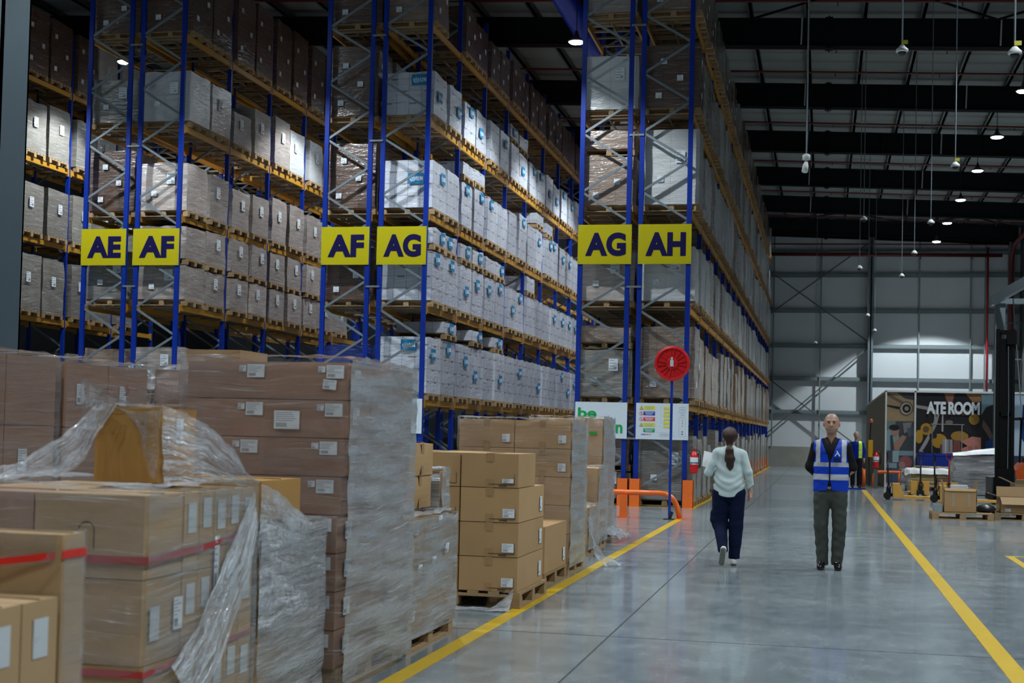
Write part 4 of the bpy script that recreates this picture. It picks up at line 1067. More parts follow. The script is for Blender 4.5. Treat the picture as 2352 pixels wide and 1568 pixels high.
def fingers(S, wrist, palm, dirs, L=.075, r=.0085, side=None, curl=(0, 0, 0)):
    """palm + four fingers + thumb; dirs: finger direction, side: across the palm"""
    w = np.array(wrist, float); p = np.array(palm, float); d = np.array(dirs, float); d /= np.linalg.norm(d); sd = np.array(side, float); sd /= np.linalg.norm(sd); c = np.array(curl, float)
    S.cap(w, p, .024, .026, k=.02, pad=.05)
    for i, (o, l) in enumerate(((-.030, .80), (-.010, 1.0), (.010, .95), (.029, .72))):
        a = p+sd*o; b = a+d*L*l*.5; e = b+(d+c*1.2)*L*l*.38/np.linalg.norm(d+c*1.2)*1.1
        S.cap(p*.5+a*.5, a, .017, .012, k=.012, pad=.04); S.cap(a, b, r+.001, r, k=.004, pad=.03); S.cap(b, e, r, r*.8, k=.004, pad=.03)
    t0 = w*.6+p*.4-sd*.025; t1 = t0-sd*.022+d*.035; t2 = t1+d*.03+c*.01
    S.cap(t0, t1, .013, .011, k=.008, pad=.03); S.cap(t1, t2, .011, .009, k=.004, pad=.03)

def man_vest(loc):
    r = empty('person', loc, math.radians(-2), 'man facing the camera in a blue reflective vest over black shirt, hands behind his back', 'person')
    S = SDF((-.34, -.2, 0), (.34, .3, 1.84), .0055)
    # head, face
    S.ell((0, .01, 1.712), (.083, .100, .098), 0); S.ell((0, -.02, 1.66), (.068, .074, .088), .03); S.ell((0, -.05, 1.60), (.036, .036, .026), .02)
    S.cap((-.045, -.05, 1.638), (-.05, .0, 1.65), .022, k=.02); S.cap((.045, -.05, 1.638), (.05, .0, 1.65), .022, k=.02)
    S.ell((-.033, -.088, 1.700), (.019, .014, .013), 0, sub=True); S.ell((.033, -.088, 1.700), (.019, .014, .013), 0, sub=True)
    S.cap((-.048, -.080, 1.722), (-.015, -.088, 1.720), .008, k=.008); S.cap((.048, -.080, 1.722), (.015, -.088, 1.720), .008, k=.008)
    S.cap((0, -.085, 1.708), (0, -.108, 1.668), .009, .014, k=.010); S.cap((-.013, -.094, 1.662), (.013, -.094, 1.662), .009, k=.006)
    S.cap((-.022, -.086, 1.632), (.022, -.086, 1.632), .008, k=.006); S.cap((-.018, -.084, 1.621), (.018, -.084, 1.621), .008, k=.005)
    for s in (-1, 1):
        S.ell((s*.088, .012, 1.685), (.010, .020, .031), .008); S.cap((s*.094, .012, 1.70), (s*.092, .0, 1.66), .006, k=.006)
    S.cap((0, .022, 1.64), (0, .03, 1.44), .060, .050, k=.03); S.cap((-.13, .03, 1.39), (.13, .03, 1.39), .035, k=.03)
    S.chain([(0, .03, 1.34), (0, .02, 1.1), (0, .02, .92)], [.095, .095, .09], k=.03, fx=1.35)
    for s in (-1, 1):
        S.chain([(s*.185, .02, 1.40), (s*.235, .06, 1.16), (s*.085, .165, .985)], [.043, .036, .027], k=.03)
        fingers(S, (s*.085, .165, .985), (s*.03, .185, .94+.015*s), (-s*.55, .1, -.6), side=(s*.5, 0, -.6), curl=(0, -.5, 0))
        S.chain([(s*.09, .02, .9), (s*.088, .01, .5), (s*.075, .02, .09)], [.08, .055, .032], k=.04); S.cap((s*.078, .03, .055), (s*.083, -.06, .04), .026, .022, k=.02)
    S.build('body', [SKIN, m_skin('stubble_scalp', (.36, .23, .175))], r, lambda c: ((c[:, 2] > 1.752)|((c[:, 2] > 1.70)&(c[:, 1] > .0)&(np.abs(c[:, 0]) < .079))|((c[:, 2] < 1.625)&(c[:, 2] > 1.585)&(c[:, 1] < -.01))).astype(int))
    for s in (-1, 1):
        e = obj('eye', MB().lathe([(.001, -.006), (.008, -.003), (.010, 0), (.008, .003), (.001, .006)], (s*.033, -.080, 1.700), 'z', 12), r, mats=EYEW, smooth=True)
        obj('iris', MB().lathe([(.0055, 0), (.0050, .0015)], (s*.033, -.0915, 1.700), 'y', 10), e, mats=EYEM)
        obj('eyebrow', MB().tube([(s*.014, -.097, 1.719), (s*.033, -.095, 1.726), (s*.053, -.078, 1.718)], [.0022, .003, .0018], 6), r, mats=mat('brow_hair', (.05, .03, .02), .8))
    obj('mouth', MB().tube([(-.024, -.0905, 1.627), (0, -.0955, 1.6275), (.024, -.0905, 1.627)], .0023, 6), r, mats=LIP)
    # shirt
    def torso(S, e, k=.05):
        S.chain([(0, .02, 1.36), (0, .02, 1.18), (0, .01, 1.05), (0, .02, .92)], [.122+e, .118+e, .116+e, .112+e], k=k, fx=1.42)
        S.cap((-.155, .02, 1.430), (.155, .02, 1.430), .056+e, k=k); S.cap((-.06, .025, 1.47), (.06, .025, 1.47), .045+e, k=.05)
    S = SDF((-.36, -.2, .84), (.36, .27, 1.58), .006); torso(S, 0)
    for s in (-1, 1): S.chain([(s*.175, .02, 1.43), (s*.240, .06, 1.19), (s*.10, .155, 1.0)], [.058, .053, .040], k=.035)
    S.cap((0, .025, 1.48), (0, .03, 1.52), .064, .062, k=.03); S.folds(.004, 3)
    S.field(lambda X, Y, Z: -(Z-(.86+0*X*Y)))
    # open collar
    S.field(lambda X, Y, Z: Z-1.535+.5*(-(Y-.02))*0+0*X); S.field(lambda X, Y, Z: -np.maximum(np.maximum(np.abs(X)-.42*(Z-1.445)*np.ones_like(Y), Y-.0), -(Z-1.445)))
    S.field(lambda X, Y, Z: -(np.sqrt((X/1.0)**2+((Y-.025)/1.0)**2)-.064+0*Z) if True else 0) if False else None
    S.build('shirt', DARKC, r)
    b = MB()
    for s in (-1, 1):
        G = []
        for i in range(12):
            a = math.pi*.5+(math.pi*.90)*i/11*s; ca, sa = math.cos(a), math.sin(a)
            R0 = .070; x, y = R0*ca*1.0, .022+R0*sa*1.05; dp = .035+.02*(i/11)
            G.append([(x, y, 1.545-.045*i/11), (x*1.25, y+(y-.022)*.25-.004*i/11, 1.545-.045*i/11-dp)])
        b.grid(np.array(G))
    o = obj('collar', b, r, mats=m_cloth('collar_grey', (.035, .032, .03))); sd = o.modifiers.new('s', 'SOLIDIFY'); sd.thickness = .006
    # vest
    S = SDF((-.3, -.2, .86), (.3, .24, 1.52), .0045); torso(S, .014)
    S.chain([(0, .012, 1.0), (0, .012, .93)], [.128, .136], k=.03, fx=1.45)
    for s in (-1, 1): S.cap((s*.272, .03, 1.52), (s*.268, .05, 1.12), .078, .075, sub=True)
    S.folds(.0035, 8, (5, 5, 8))
    S.field(lambda X, Y, Z: -(Z-(.905+.012*np.cos(X*14)+0*Y)))
    S.field(lambda X, Y, Z: -(np.sqrt(X**2+((Y-.02)/1.1)**2)-.078+0*Z+np.where(Z < 1.42, .2, 0)))
    gap = lambda Z: np.where(Z > 1.25, .008+(Z-1.25)*.36, np.where(Z < 1.03, .007+(1.03-Z)*.20, .007))
    S.field(lambda X, Y, Z: -np.maximum(np.abs(X+.012)-gap(Z)*np.ones_like(Y), Y-.0))
    def vm(c):
        x, y, z = c.T; m = np.zeros(len(c), int)
        m[(z > 1.19)&(z < 1.242)&(np.abs(x+.012) > .012)] = 1; m[(z > 1.036)&(z < 1.104)] = 1
        m[(np.abs(np.abs(x)-(.148-.06*np.clip((1.36-z)/.2, 0, 1)*0)) < .026)&(z > 1.242)] = 1
        return m
    v = S.build('vest', [VEST, SILV], r, vm)
    # logo on the chest, pocket with card
    lg = MB()
    lg.poly([(.060, 0, 1.375), (.074, 0, 1.378), (.108, 0, 1.318), (.094, 0, 1.312)], (0, .003, 0)).poly([(.040, 0, 1.312), (.052, 0, 1.312), (.066, 0, 1.335), (.082, 0, 1.337), (.078, 0, 1.352), (.060, 0, 1.348)], (0, .003, 0))
    obj('logo', lg, v, (.0, -.152, 0), mats=WHITE)
    obj('pocket', MB().box(.035, -.158, 1.248, .112, -.150, 1.296), v, mats=mat('pocket_dark', (.0, .012, .10), .4), bevel=.002)
    obj('pocket', MB().box(-.105, -.157, 1.25, -.035, -.150, 1.330), v, mats=VEST, bevel=.003)
    obj('zip', MB().tube([(-.012, -.153, 1.25), (-.012, -.150, 1.1), (-.012, -.148, .98)], .003, 6), v, mats=DARKC)
    # trousers
    S = SDF((-.26, -.2, .03), (.26, .2, 1.0), .006)
    S.cap((-.05, .01, .93), (.05, .01, .93), .115, k=.04, fx=1.15); S.cap((-.06, .02, .84), (.06, .02, .84), .118, k=.04)
    for s in (-1, 1):
        S.chain([(s*.093, .01, .86), (s*.104, -.01, .50), (s*.092, .015, .30), (s*.082, .01, .075)], [.103, .078, .074, .066], k=.02, fy=1.1)
    S.field(lambda X, Y, Z: -(Z-.048+0*X*Y)); S.folds(.0045, 12, (4, 4, 10))
    S.build('trousers', m_cloth('trouser_grey', (.062, .070, .060)), r)
    obj('belt_buckle', MB().box(-.032, -.128, .935, .006, -.120, .962), r, mats=mat('buckle', (.5, .5, .5), .25, .9), bevel=.003)
    for s in (-1, 1):
        S = SDF((s*.085-.08, -.22, -.01), (s*.085+.08, .14, .13), .0045); x = s*.082
        S.cap((x, .06, .035), (x+s*.018, -.10, .033), .038, .044, k=.01); S.cap((x, .04, .085), (x+s*.004, -.03, .075), .042, .040, k=.02); S.cap((x+s*.018, -.10, .033), (x+s*.022, -.15, .028), .043, .034, k=.01)
        S.field(lambda X, Y, Z: -Z+.002+0*X*Y)
        S.build('shoe', [SHOEL, mat('shoe_sole', (.01, .01, .01), .6)], r, lambda c: (c[:, 2] < .016).astype(int))
man_vest((.10, 16.83, 0))

def woman(loc):
    r = empty('person', loc, 0, 'woman walking away in a pale mint shirt and navy trousers, with a dark ponytail', 'person')
    S = SDF((-.36, -.34, 0), (.36, .36, 1.66), .0055)
    S.ell((0, .01, 1.515), (.075, .094, .10), 0); S.ell((0, .045, 1.465), (.055, .06, .075), .03)
    S.cap((0, .1, 1.505), (0, .12, 1.475), .009, .012, k=.01)
    for s in (-1, 1): S.ell((s*.078, .01, 1.49), (.009, .018, .027), .008)
    S.cap((0, -.01, 1.46), (0, -.012, 1.34), .047, .055, k=.03); S.chain([(0, 0, 1.28), (0, 0, 1.05), (0, 0, .86)], [.095, .085, .10], k=.05, fx=1.3)
    S.cap((-.12, 0, 1.315), (.12, 0, 1.315), .042, k=.03)
    S.chain([(-.155, 0, 1.31), (-.245, -.03, 1.085), (-.225, .20, 1.12)], [.038, .032, .023], k=.03)
    fingers(S, (-.225, .20, 1.12), (-.225, .27, 1.155), (.15, .8, .35), L=.068, r=.0078, side=(.4, 0, .9), curl=(.5, 0, .2))
    S.chain([(.155, 0, 1.31), (.225, -.03, 1.09), (.248, .02, .87)], [.038, .032, .023], k=.03)
    fingers(S, (.248, .02, .87), (.245, .03, .805), (-.15, .15, -1), L=.066, r=.0078, side=(-.15, .95, .1), curl=(-.9, 0, .2))
    S.chain([(.085, 0, .85), (.08, .0, .46), (.062, -.01, .08)], [.08, .052, .036], k=.04); S.cap((.062, -.02, .05), (.065, .09, .04), .03, .027, k=.02)
    S.chain([(-.085, 0, .85), (-.085, .01, .47), (-.04, -.22, .20)], [.08, .052, .034], k=.04); S.cap((-.04, -.25, .17), (-.06, -.20, .05), .027, .025, k=.02)
    S.build('body', SKINF, r)
    HAIR = NT('dark_hair'); v = HAIR.coord(scale=(40, 40, 3)); n = HAIR.noise(v, 3, 4, .7)
    HAIR = HAIR.done(HAIR.pr(col=HAIR.mix(n, (.010, .005, .004), (.065, .026, .015)), rough=.38, spec=.5, nor=HAIR.bump(n, .8, .01)))
    S = SDF((-.16, -.24, 1.02), (.16, .16, 1.66), .0055)
    S.ell((0, -.005, 1.530), (.090, .108, .098), 0); S.cap((0, -.055, 1.50), (0, -.075, 1.425), .062, .035, k=.03)
    S.chain([(0, -.085, 1.415), (.004, -.125, 1.35), (.010, -.132, 1.25), (.016, -.125, 1.17), (.014, -.122, 1.12)], [.024, .048, .058, .042, .014], k=.015, fy=.7)
    S.field(lambda X, Y, Z: -np.maximum(np.maximum(.045-Y+0*X, Z-1.575), np.abs(X)-.2))
    X_, Y_, Z_ = S.ax[0][:, None, None], S.ax[1][None, :, None], S.ax[2][None, None, :]
    S.F = S.F+(.003*np.sin(X_*260+2*np.sin(Z_*14))*np.ones_like(Y_)).astype(np.float32)
    S.build('hair', HAIR, r); obj('hair_tie', MB().tube([(.026*math.cos(a), -.083+.026*math.sin(a), 1.413+.01*math.sin(a)) for a in [k*.5 for k in range(14)]], .006, 6), r, mats=m_cloth('hair_tie_tan', (.30, .16, .10)))
    # shirt
    S = SDF((-.36, -.22, .74), (.36, .34, 1.42), .0055)
    S.chain([(0, -.005, 1.28), (0, -.005, 1.10), (0, -.01, .95), (0, -.01, .84)], [.110, .110, .124, .128], k=.05, fx=1.36, fy=1.0)
    S.cap((-.125, -.005, 1.318), (.125, -.005, 1.318), .054, k=.04); S.cap((0, -.012, 1.36), (0, -.012, 1.33), .068, .08, k=.03)
    S.chain([(-.15, -.005, 1.305), (-.245, -.035, 1.09), (-.232, .15, 1.115)], [.056, .050, .042], k=.012)
    S.chain([(.15, -.005, 1.305), (.222, -.03, 1.10), (.246, .01, .93)], [.056, .048, .041], k=.012); S.cap((.246, .01, .945), (.249, .015, .905), .047, .047, k=.006)
    S.folds(.0068, 22, (5, 5, 9)); 
    A = .0075; X, Y, Z = S.ax[0][:, None, None], S.ax[1][None, :, None], S.ax[2][None, None, :]
    fold = np.sin((Z-1.0-1.3*X*X*3)*75)*np.exp(-((Z-.96)/.10)**2)*(np.abs(X) < .22)*np.ones_like(Y); S.F = S.F+(A*.55*fold).astype(np.float32)
    S.field(lambda X, Y, Z: -(Z-(.80+1.9*X*X)*np.ones_like(Y))); S.field(lambda X, Y, Z: np.where(X > .19, .875-Z, -1)+0*Y)
    S.field(lambda X, Y, Z: np.where(X < -.15, Y-.14, -1)+0*Z)
    S.build('shirt', m_cloth('shirt_mint', (.56, .67, .67)), r)
    S = SDF((-.1, -.12, 1.33), (.1, .1, 1.42), .004); S.cap((0, -.012, 1.37), (0, -.012, 1.395), .060, .056, k=0)
    S.field(lambda X, Y, Z: -(np.sqrt(X**2+(Y+.012)**2)-.048+0*Z)); S.field(lambda X, Y, Z: Z-1.402+0*X*Y); S.build('collar', m_cloth('shirt_mint_collar', (.52, .66, .66)), r)
    # trousers
    NV = m_cloth('trouser_navy', (.004, .009, .035))
    S = SDF((-.26, -.32, .05), (.26, .2, .98), .006)
    S.cap((-.06, 0, .84), (.06, 0, .84), .120, k=.04, fx=1.02); S.cap((0, 0, .93), (0, 0, .9), .10, k=.03, fx=1.3)
    S.chain([(.090, 0, .84), (.088, .0, .47), (.072, -.01, .085)], [.107, .084, .066], k=.02)
    S.chain([(-.090, 0, .84), (-.098, .01, .47)], [.107, .092], k=.02); S.chain([(-.098, .0, .46), (-.045, -.215, .20)], [.080, .060], k=.03)
    S.cap((-.17, .0, .60), (-.165, .0, .53), .045, .05, k=.03)
    S.folds(.0045, 31, (4, 4, 10)); S.field(lambda X, Y, Z: -(Z-.078+0*X*Y)+0)
    S.field(lambda X, Y, Z: np.where(X < -.0, .175-Z-.0*(Y), -1)+0*Y) if False else None
    S.build('trousers', NV, r)
    SW = mat('shoe_white', (.62, .62, .60), .5); SG = mat('shoe_rubber', (.16, .165, .14), .7)
    S = SDF((-.02, -.14, -.01), (.15, .2, .12), .0045)
    S.cap((.066, -.055, .035), (.068, .11, .03), .036, .036, k=.01); S.cap((.066, -.045, .06), (.066, .0, .055), .034, k=.02); S.field(lambda X, Y, Z: -Z+.002+0*X*Y)
    S.build('shoe', [SW, SG, DARKC], r, lambda c: np.where(c[:, 2] < .022, 1, np.where(c[:, 2] > .078, 2, 0)))
    # trailing foot, toe down, sole toward the camera
    M = Matrix.Translation((-.062, -.205, .025)) @ Matrix.Rotation(math.radians(8), 4, 'Y') @ Matrix.Rotation(math.radians(-68), 4, 'X')
    S = SDF((-.07, -.27, -.06), (.07, .06, .10), .0045)
    S.cap((0, -.19, .012), (0, -.02, .01), .034, .038, k=.01); S.cap((0, -.18, .04), (0, -.12, .035), .034, k=.02); S.field(lambda X, Y, Z: -(Z+.022)+0*X*Y)
    o = S.build('shoe', [SW, SG], r, lambda c: (c[:, 2] < -.002).astype(int)); o.matrix_local = M
woman((-1.07, 16.82, 0))
b = MB()
for i in range(3): b.quad([(-1.42+.012*i, 17.12+.004*i, 1.15), (-1.24+.012*i, 17.15+.004*i, 1.10), (-1.22+.012*i, 17.20+.004*i, 1.29), (-1.40+.012*i, 17.17+.004*i, 1.335-.01*i)])
o = tag(obj('paper_sheet', b, mats=mat('paper_sheets', (.80, .82, .84), .6, var=.02)), 'white sheets of paper held up in the left hand of the walking woman', 'paper'); o.modifiers.new('s', 'SOLIDIFY').thickness = .0012

def far_man(loc):
    r = empty('person', loc, math.radians(8), 'grey-haired man far down the aisle in a yellow vest over blue, behind the vest man', 'person')
    S = SDF((-.34, -.24, 0), (.36, .24, 1.78), .009)
    S.ell((0, 0, 1.64), (.076, .095, .105), 0); S.ell((0, -.03, 1.585), (.056, .06, .065), .03); S.cap((0, -.09, 1.63), (0, -.105, 1.60), .011, .014, k=.01)
    S.cap((0, .01, 1.57), (0, .02, 1.42), .052, k=.03); S.chain([(0, 0, 1.33), (0, 0, .95)], [.11, .10], k=.04, fx=1.3)
    for s in (-1, 1):
        S.chain([(s*.18, 0, 1.36), (s*.24, .01, 1.1), (s*.23, -.09, .88)], [.04, .035, .026], k=.03); fingers(S, (s*.23, -.09, .88), (s*.225, -.11, .81), (0, -.15, -1), side=(0, 1, 0), curl=(-s*.5, -.2, 0), r=.010)
        S.chain([(s*.09, 0, .86), (s*.10, -.02, .46), (s*.10, 0, .08)], [.08, .055, .04], k=.03); S.cap((s*.1, .02, .05), (s*.11, -.1, .04), .035, .03, k=.02)
    S.build('body', SKIN, r)
    S = SDF((-.12, -.12, 1.55), (.12, .14, 1.78), .009); S.ell((0, .015, 1.655), (.084, .1, .102), 0); S.field(lambda X, Y, Z: -(np.maximum(-Y-.02+0*X, Z-1.70)*-1)*0-1+0*Z if False else np.maximum(-(Y+.045), -9)+0*X+np.where(Z > 1.70, -.1, 0)); S.build('hair', mat('hair_grey', (.30, .29, .28), .7), r)
    S = SDF((-.34, -.2, .84), (.34, .2, 1.5), .009); S.chain([(0, 0, 1.32), (0, 0, .92)], [.125, .115], k=.04, fx=1.4); S.cap((-.15, 0, 1.37), (.15, 0, 1.37), .06, k=.04)
    for s in (-1, 1): S.chain([(s*.18, 0, 1.36), (s*.24, .01, 1.1), (s*.235, -.06, .95)], [.06, .052, .04], k=.03)
    S.field(lambda X, Y, Z: -(Z-.87+0*X*Y)); S.build('shirt', m_cloth('shirt_blue', (.0, .02, .26)), r)
    S = SDF((-.3, -.22, .88), (.3, .22, 1.48), .009); S.chain([(0, 0, 1.32), (0, 0, .95)], [.14, .13], k=.04, fx=1.4); S.cap((-.12, 0, 1.38), (.12, 0, 1.38), .068, k=.04)
    S.field(lambda X, Y, Z: -(Z-.92+0*X*Y)); S.field(lambda X, Y, Z: -np.maximum(np.abs(X+.06)-.115+0*Z, Y)); S.field(lambda X, Y, Z: -(np.sqrt(X**2+Y**2)-.08+np.where(Z < 1.38, .3, 0)))
    S.build('vest', [mat('hivis_yellow', (.60, .88, .03), .5), SILV], r, lambda c: (((c[:, 2] > 1.0)&(c[:, 2] < 1.04))|((c[:, 2] > 1.16)&(c[:, 2] < 1.20))).astype(int))
    S = SDF((-.26, -.2, .04), (.26, .2, .96), .009); S.cap((-.05, 0, .88), (.05, 0, .88), .12, k=.04)
    for s in (-1, 1): S.chain([(s*.09, 0, .84), (s*.102, -.01, .48), (s*.1, 0, .08)], [.1, .078, .066], k=.02)
    S.build('trousers', m_cloth('trouser_dark', (.010, .010, .018)), r)
    for s in (-1, 1):
        S = SDF((s*.1-.08, -.2, -.01), (s*.1+.08, .13, .13), .008); S.cap((s*.1, .04, .035), (s*.115, -.12, .03), .04, .038, k=.01); S.field(lambda X, Y, Z: -Z+.002+0*X*Y); S.build('shoe', SHOEL, r)
far_man((1.03, 45.3, 0))

# ================================================================ things round the rack ends
def arc_tube(pts, r, rad=.25, n=8):
    """polyline with rounded corners"""
    P = [Vector(p) for p in pts]; out = [P[0]]
    for i in range(1, len(P)-1):
        a, b, c = P[i-1], P[i], P[i+1]; d1 = (a-b).normalized(); d2 = (c-b).normalized(); s, e = b+d1*rad, b+d2*rad
        for k in range(n+1):
            t = k/n; out.append(s*(1-t)**2+b*2*t*(1-t)+e*t*t)
    return out+[P[-1]]
r = empty('safety_barrier', (-3.1, 25.4, 0), 0, 'orange tubular barrier in front of the AG and AH rack feet', 'barrier')
obj('rail', MB().tube(arc_tube([(-.95, 0, .455), (.50, .06, .455), (.60, .10, .02)], .05, .28), .05, 14), r, mats=SAFE, smooth=True)
obj('post', MB().box(-.47, -.06, .012, -.34, .06, .42), r, mats=SAFE, bevel=.006)
obj('base_plate', MB().box(-.52, -.10, 0, -.29, .10, .012), r, mats=SAFE); obj('base_plate', MB().box(.50, 0, 0, .70, .20, .012), r, mats=SAFE)
r = empty('wheel_sign', (-2.66, 25.28, 0), 0, 'red spoked wheel on top of a tall thin blue pole by the orange barrier', 'wheel')
obj('pole', MB().box(-.022, -.022, 0, .022, .022, 2.80), r, mats=BPAINT, bevel=.004)
obj('base_plate', MB().box(-.10, -.08, 0, .10, .08, .012).tube([(0, 0, .01), (.05, 0, .14)], .03, 8), r, mats=BLACK)
W = MB().lathe([(.275, .012), (.312, .0), (.318, -.03), (.312, -.06), (.275, -.072), (.262, -.05), (.258, -.03), (.262, -.01)], (0, -.0, 2.795), 'y', 48)
W.lathe([(.02, -.02), (.27, -.02), (.27, -.035), (.02, -.035)], (0, 0, 2.795), 'y', 48)
obj('wheel_rim', W, r, mats=RED, smooth=False)
for k in range(8):
    a = math.pi/8+k*math.pi/4; ca, sa = math.cos(a), math.sin(a); b = MB()
    for s in (-.032, .032): b.rod((ca*.10-sa*s*.8, -.045, 2.795+sa*.10+ca*s*.8), (ca*.25-sa*s*1.7, -.045, 2.795+sa*.25+ca*s*1.7), .012, .025, roll=(0, 1, 0))
    obj('spoke', b, r, mats=RED)
obj('hub', MB().lathe([(.10, -.035), (.10, -.06), (.085, -.065)], (0, 0, 2.795), 'y', 24), r, mats=RED)
obj('clamp', MB().box(-.03, -.095, 2.74, .03, -.06, 2.85).box(-.015, -.09, 2.84, .015, -.06, 2.91), r, mats=mat('clamp_white', (.55, .57, .6), .4), bevel=.004)
BW = mat('board_white', (.62, .70, .76), .5, var=.04); GRN = mat('letter_green', (.0, .33, .07), .5)
def board(x0, x1, label):
    r = empty('notice_board', (x0, Y0-.050, 1.41), 0, label, 'sign'); w = x1-x0
    obj('board', MB().box(0, -.006, 0, w, .012, .76), r, mats=BW, bevel=.003); return r, w
r, w_ = board(-5.14, -4.03, 'white board with green letters on the right AG rack front')
obj('lettering', text_mesh('be', .40, .22, GRN, .003, .03), r, (.06, -.007, .42)); obj('lettering', text_mesh('n', .145, .185, GRN, .003, .03), r, (.875, -.007, .11))
COLS = {'y': mat('panel_yellow', (.72, .66, .02), .5), 'b': mat('panel_blue', (.01, .04, .36), .5), 'r': mat('panel_red', (.60, .03, .08), .5), 'g': mat('panel_green', (.01, .30, .14), .5), 'k': INK, 'w': WHITE,
        'l': mat('panel_line', (.40, .46, .50), .5)}
def safety_board(x0, x1, label):
    r, w = board(x0, x1, label)
    for i, c in enumerate('ybryg'):
        z = .62-.118*i
        pn = obj('panel', MB().box(.16, -.009, z, .40, -.006, z+.082), r, mats=COLS[c]); b = MB()
        for k in range(3): b.box(.18+.015*k, -.0105, z+.058-.022*k, .38-.02*k, -.009, z+.066-.022*k)
        obj('print', b, pn, mats=COLS['w' if c in 'brg' else 'l'])
        if c == 'y':
            b = MB(); b.poly([(.075, -.006, z), (.155, -.006, z), (.115, -.006, z+.078)], (0, -.002, 0), 0); b.poly([(.088, -.0085, z+.008), (.142, -.0085, z+.008), (.115, -.0085, z+.062)], (0, -.002, 0), 1); b.box(.112, -.012, z+.018, .118, -.010, z+.044, 0)
            obj('pictogram', b, r, mats=[INK, COLS['y']])
        elif c in 'br':
            b = MB().lathe([(.042, 0), (.042, .002)], (.115, -.009, z+.04), 'y', 20); b.lathe([(.033, -.001), (.033, .001)], (.115, -.010, z+.04), 'y', 20, 1); b.rod((.09, -.012, z+.065), (.14, -.012, z+.015), .008, .002, mi=0, roll=(0, 1, 0)).box(.108, -.0118, z+.02, .122, -.0108, z+.058, 2)
            obj('pictogram', b, r, mats=[COLS['r'], COLS['w'], INK])
    for i in range(6):
        z = .645-.078*i; b = MB()
        for k in range(2): b.box(.585+.075*k, -.009, z, .65+.075*k, -.006, z+.04, 0)
        b.box(.575, -.0095, z-.016, .735, -.007, z-.010, 0).box(.52, -.008, z+.01, .532, -.006, z+.03, 1)
        obj('panel', b, r, mats=[COLS['y'], COLS['l']])
    b = MB(); b.box(.91, -.008, .58, 1.04, -.006, .585).box(.91, -.008, .68, 1.04, -.006, .685).box(.91, -.008, .58, .915, -.006, .685).box(1.035, -.008, .58, 1.04, -.006, .685)
    for z in (.62, .64, .51, .53): b.box(.935, -.008, z, 1.015, -.006, z+.008)
    b.box(.91, -.008, .48, 1.04, -.006, .484).box(.91, -.008, .56, 1.04, -.006, .564).box(.905, -.008, .07, .909, -.006, .45).box(1.041, -.008, .07, 1.045, -.006, .45).box(.905, -.008, .45, 1.045, -.006, .454).box(.905, -.008, .07, 1.045, -.006, .074)
    for k in range(3): b.box(.50, -.008, .085+.018*k, .80-.03*k, -.006, .091+.018*k)
    b.box(.46, -.008, .06, .83, -.006, .063).box(.46, -.008, .15, .83, -.006, .153)
    obj('print', b, r, mats=COLS['l'])
    for k in range(3): obj('mark', MB().lathe([(.013, 0), (.013, .002)], (.975, -.009, .40-.055*k), 'y', 12), r, mats=mat('mark_pale_red', (.65, .25, .25), .5))
    for k in range(2): obj('mark', MB().box(.96, -.009, .11+.05*k, .99, -.007, .13+.05*k), r, mats=COLS['b'])
    obj('lettering', text_mesh('LINK', .10, .030, COLS['b'], .002, .03), r, (.115, -.006, .085)); obj('lettering', text_mesh('MISR', .11, .030, mat('pale_red', (.62, .16, .16), .5), .002, .01), r, (.222, -.006, .085))
    return r
safety_board(-3.84, -2.74, 'white safety board with yellow, blue, red and green panels on the AH rack front')
safety_board(-9.62, -8.52, 'white safety board on the left AG rack, mostly hidden behind the tallest stack')
def extinguisher(loc, label, s=1.0):
    r = empty('fire_extinguisher', loc, 0, label, 'fire extinguisher')
    obj('cylinder', MB().lathe([(.02*s, .0), (.075*s, .01*s), (.082*s, .04*s), (.082*s, .36*s), (.06*s, .42*s), (.028*s, .45*s), (.025*s, .47*s)], n=20), r, mats=RED, smooth=True)
    obj('instruction_label', MB().lathe([(.0835*s, .19*s), (.0835*s, .34*s)], n=20), r, mats=WHITE)
    obj('valve', MB().box(-.02*s, -.02*s, .47*s, .02*s, .02*s, .51*s).rod((0, 0, .51*s), (.0, -.11*s, .54*s), .02*s, .01*s).rod((0, 0, .49*s), (.0, -.10*s, .49*s), .02*s, .01*s), r, mats=RED)
    obj('hose', MB().tube([(.02*s, 0, .49*s), (.11*s, 0, .47*s), (.13*s, 0, .35*s), (.12*s, 0, .12*s)], [.010*s]*3+[.018*s], 8), r, mats=BLACK, smooth=True)
    obj('bracket', MB().box(-.09*s, .07*s, .1*s, .09*s, .085*s, .42*s).box(-.088*s, -.086*s, .22*s, .088*s, .088*s, .235*s), r, mats=BLACK)
extinguisher((-2.60, Y0-.122, .72), 'red fire extinguisher with a white label on the corner upright of the AH rack')
extinguisher((1.62, 45.0, .62), 'dark red fire extinguisher standing before the ribbed side of the booth', 1.1)
obj('stand', MB().box(1.56, 44.95, 0, 1.68, 45.06, .62), None, mats=mat('stand_grey', (.10, .10, .10), .5)); tag(bpy.data.objects['stand'], 'grey stand carrying the extinguisher by the booth', 'stand')

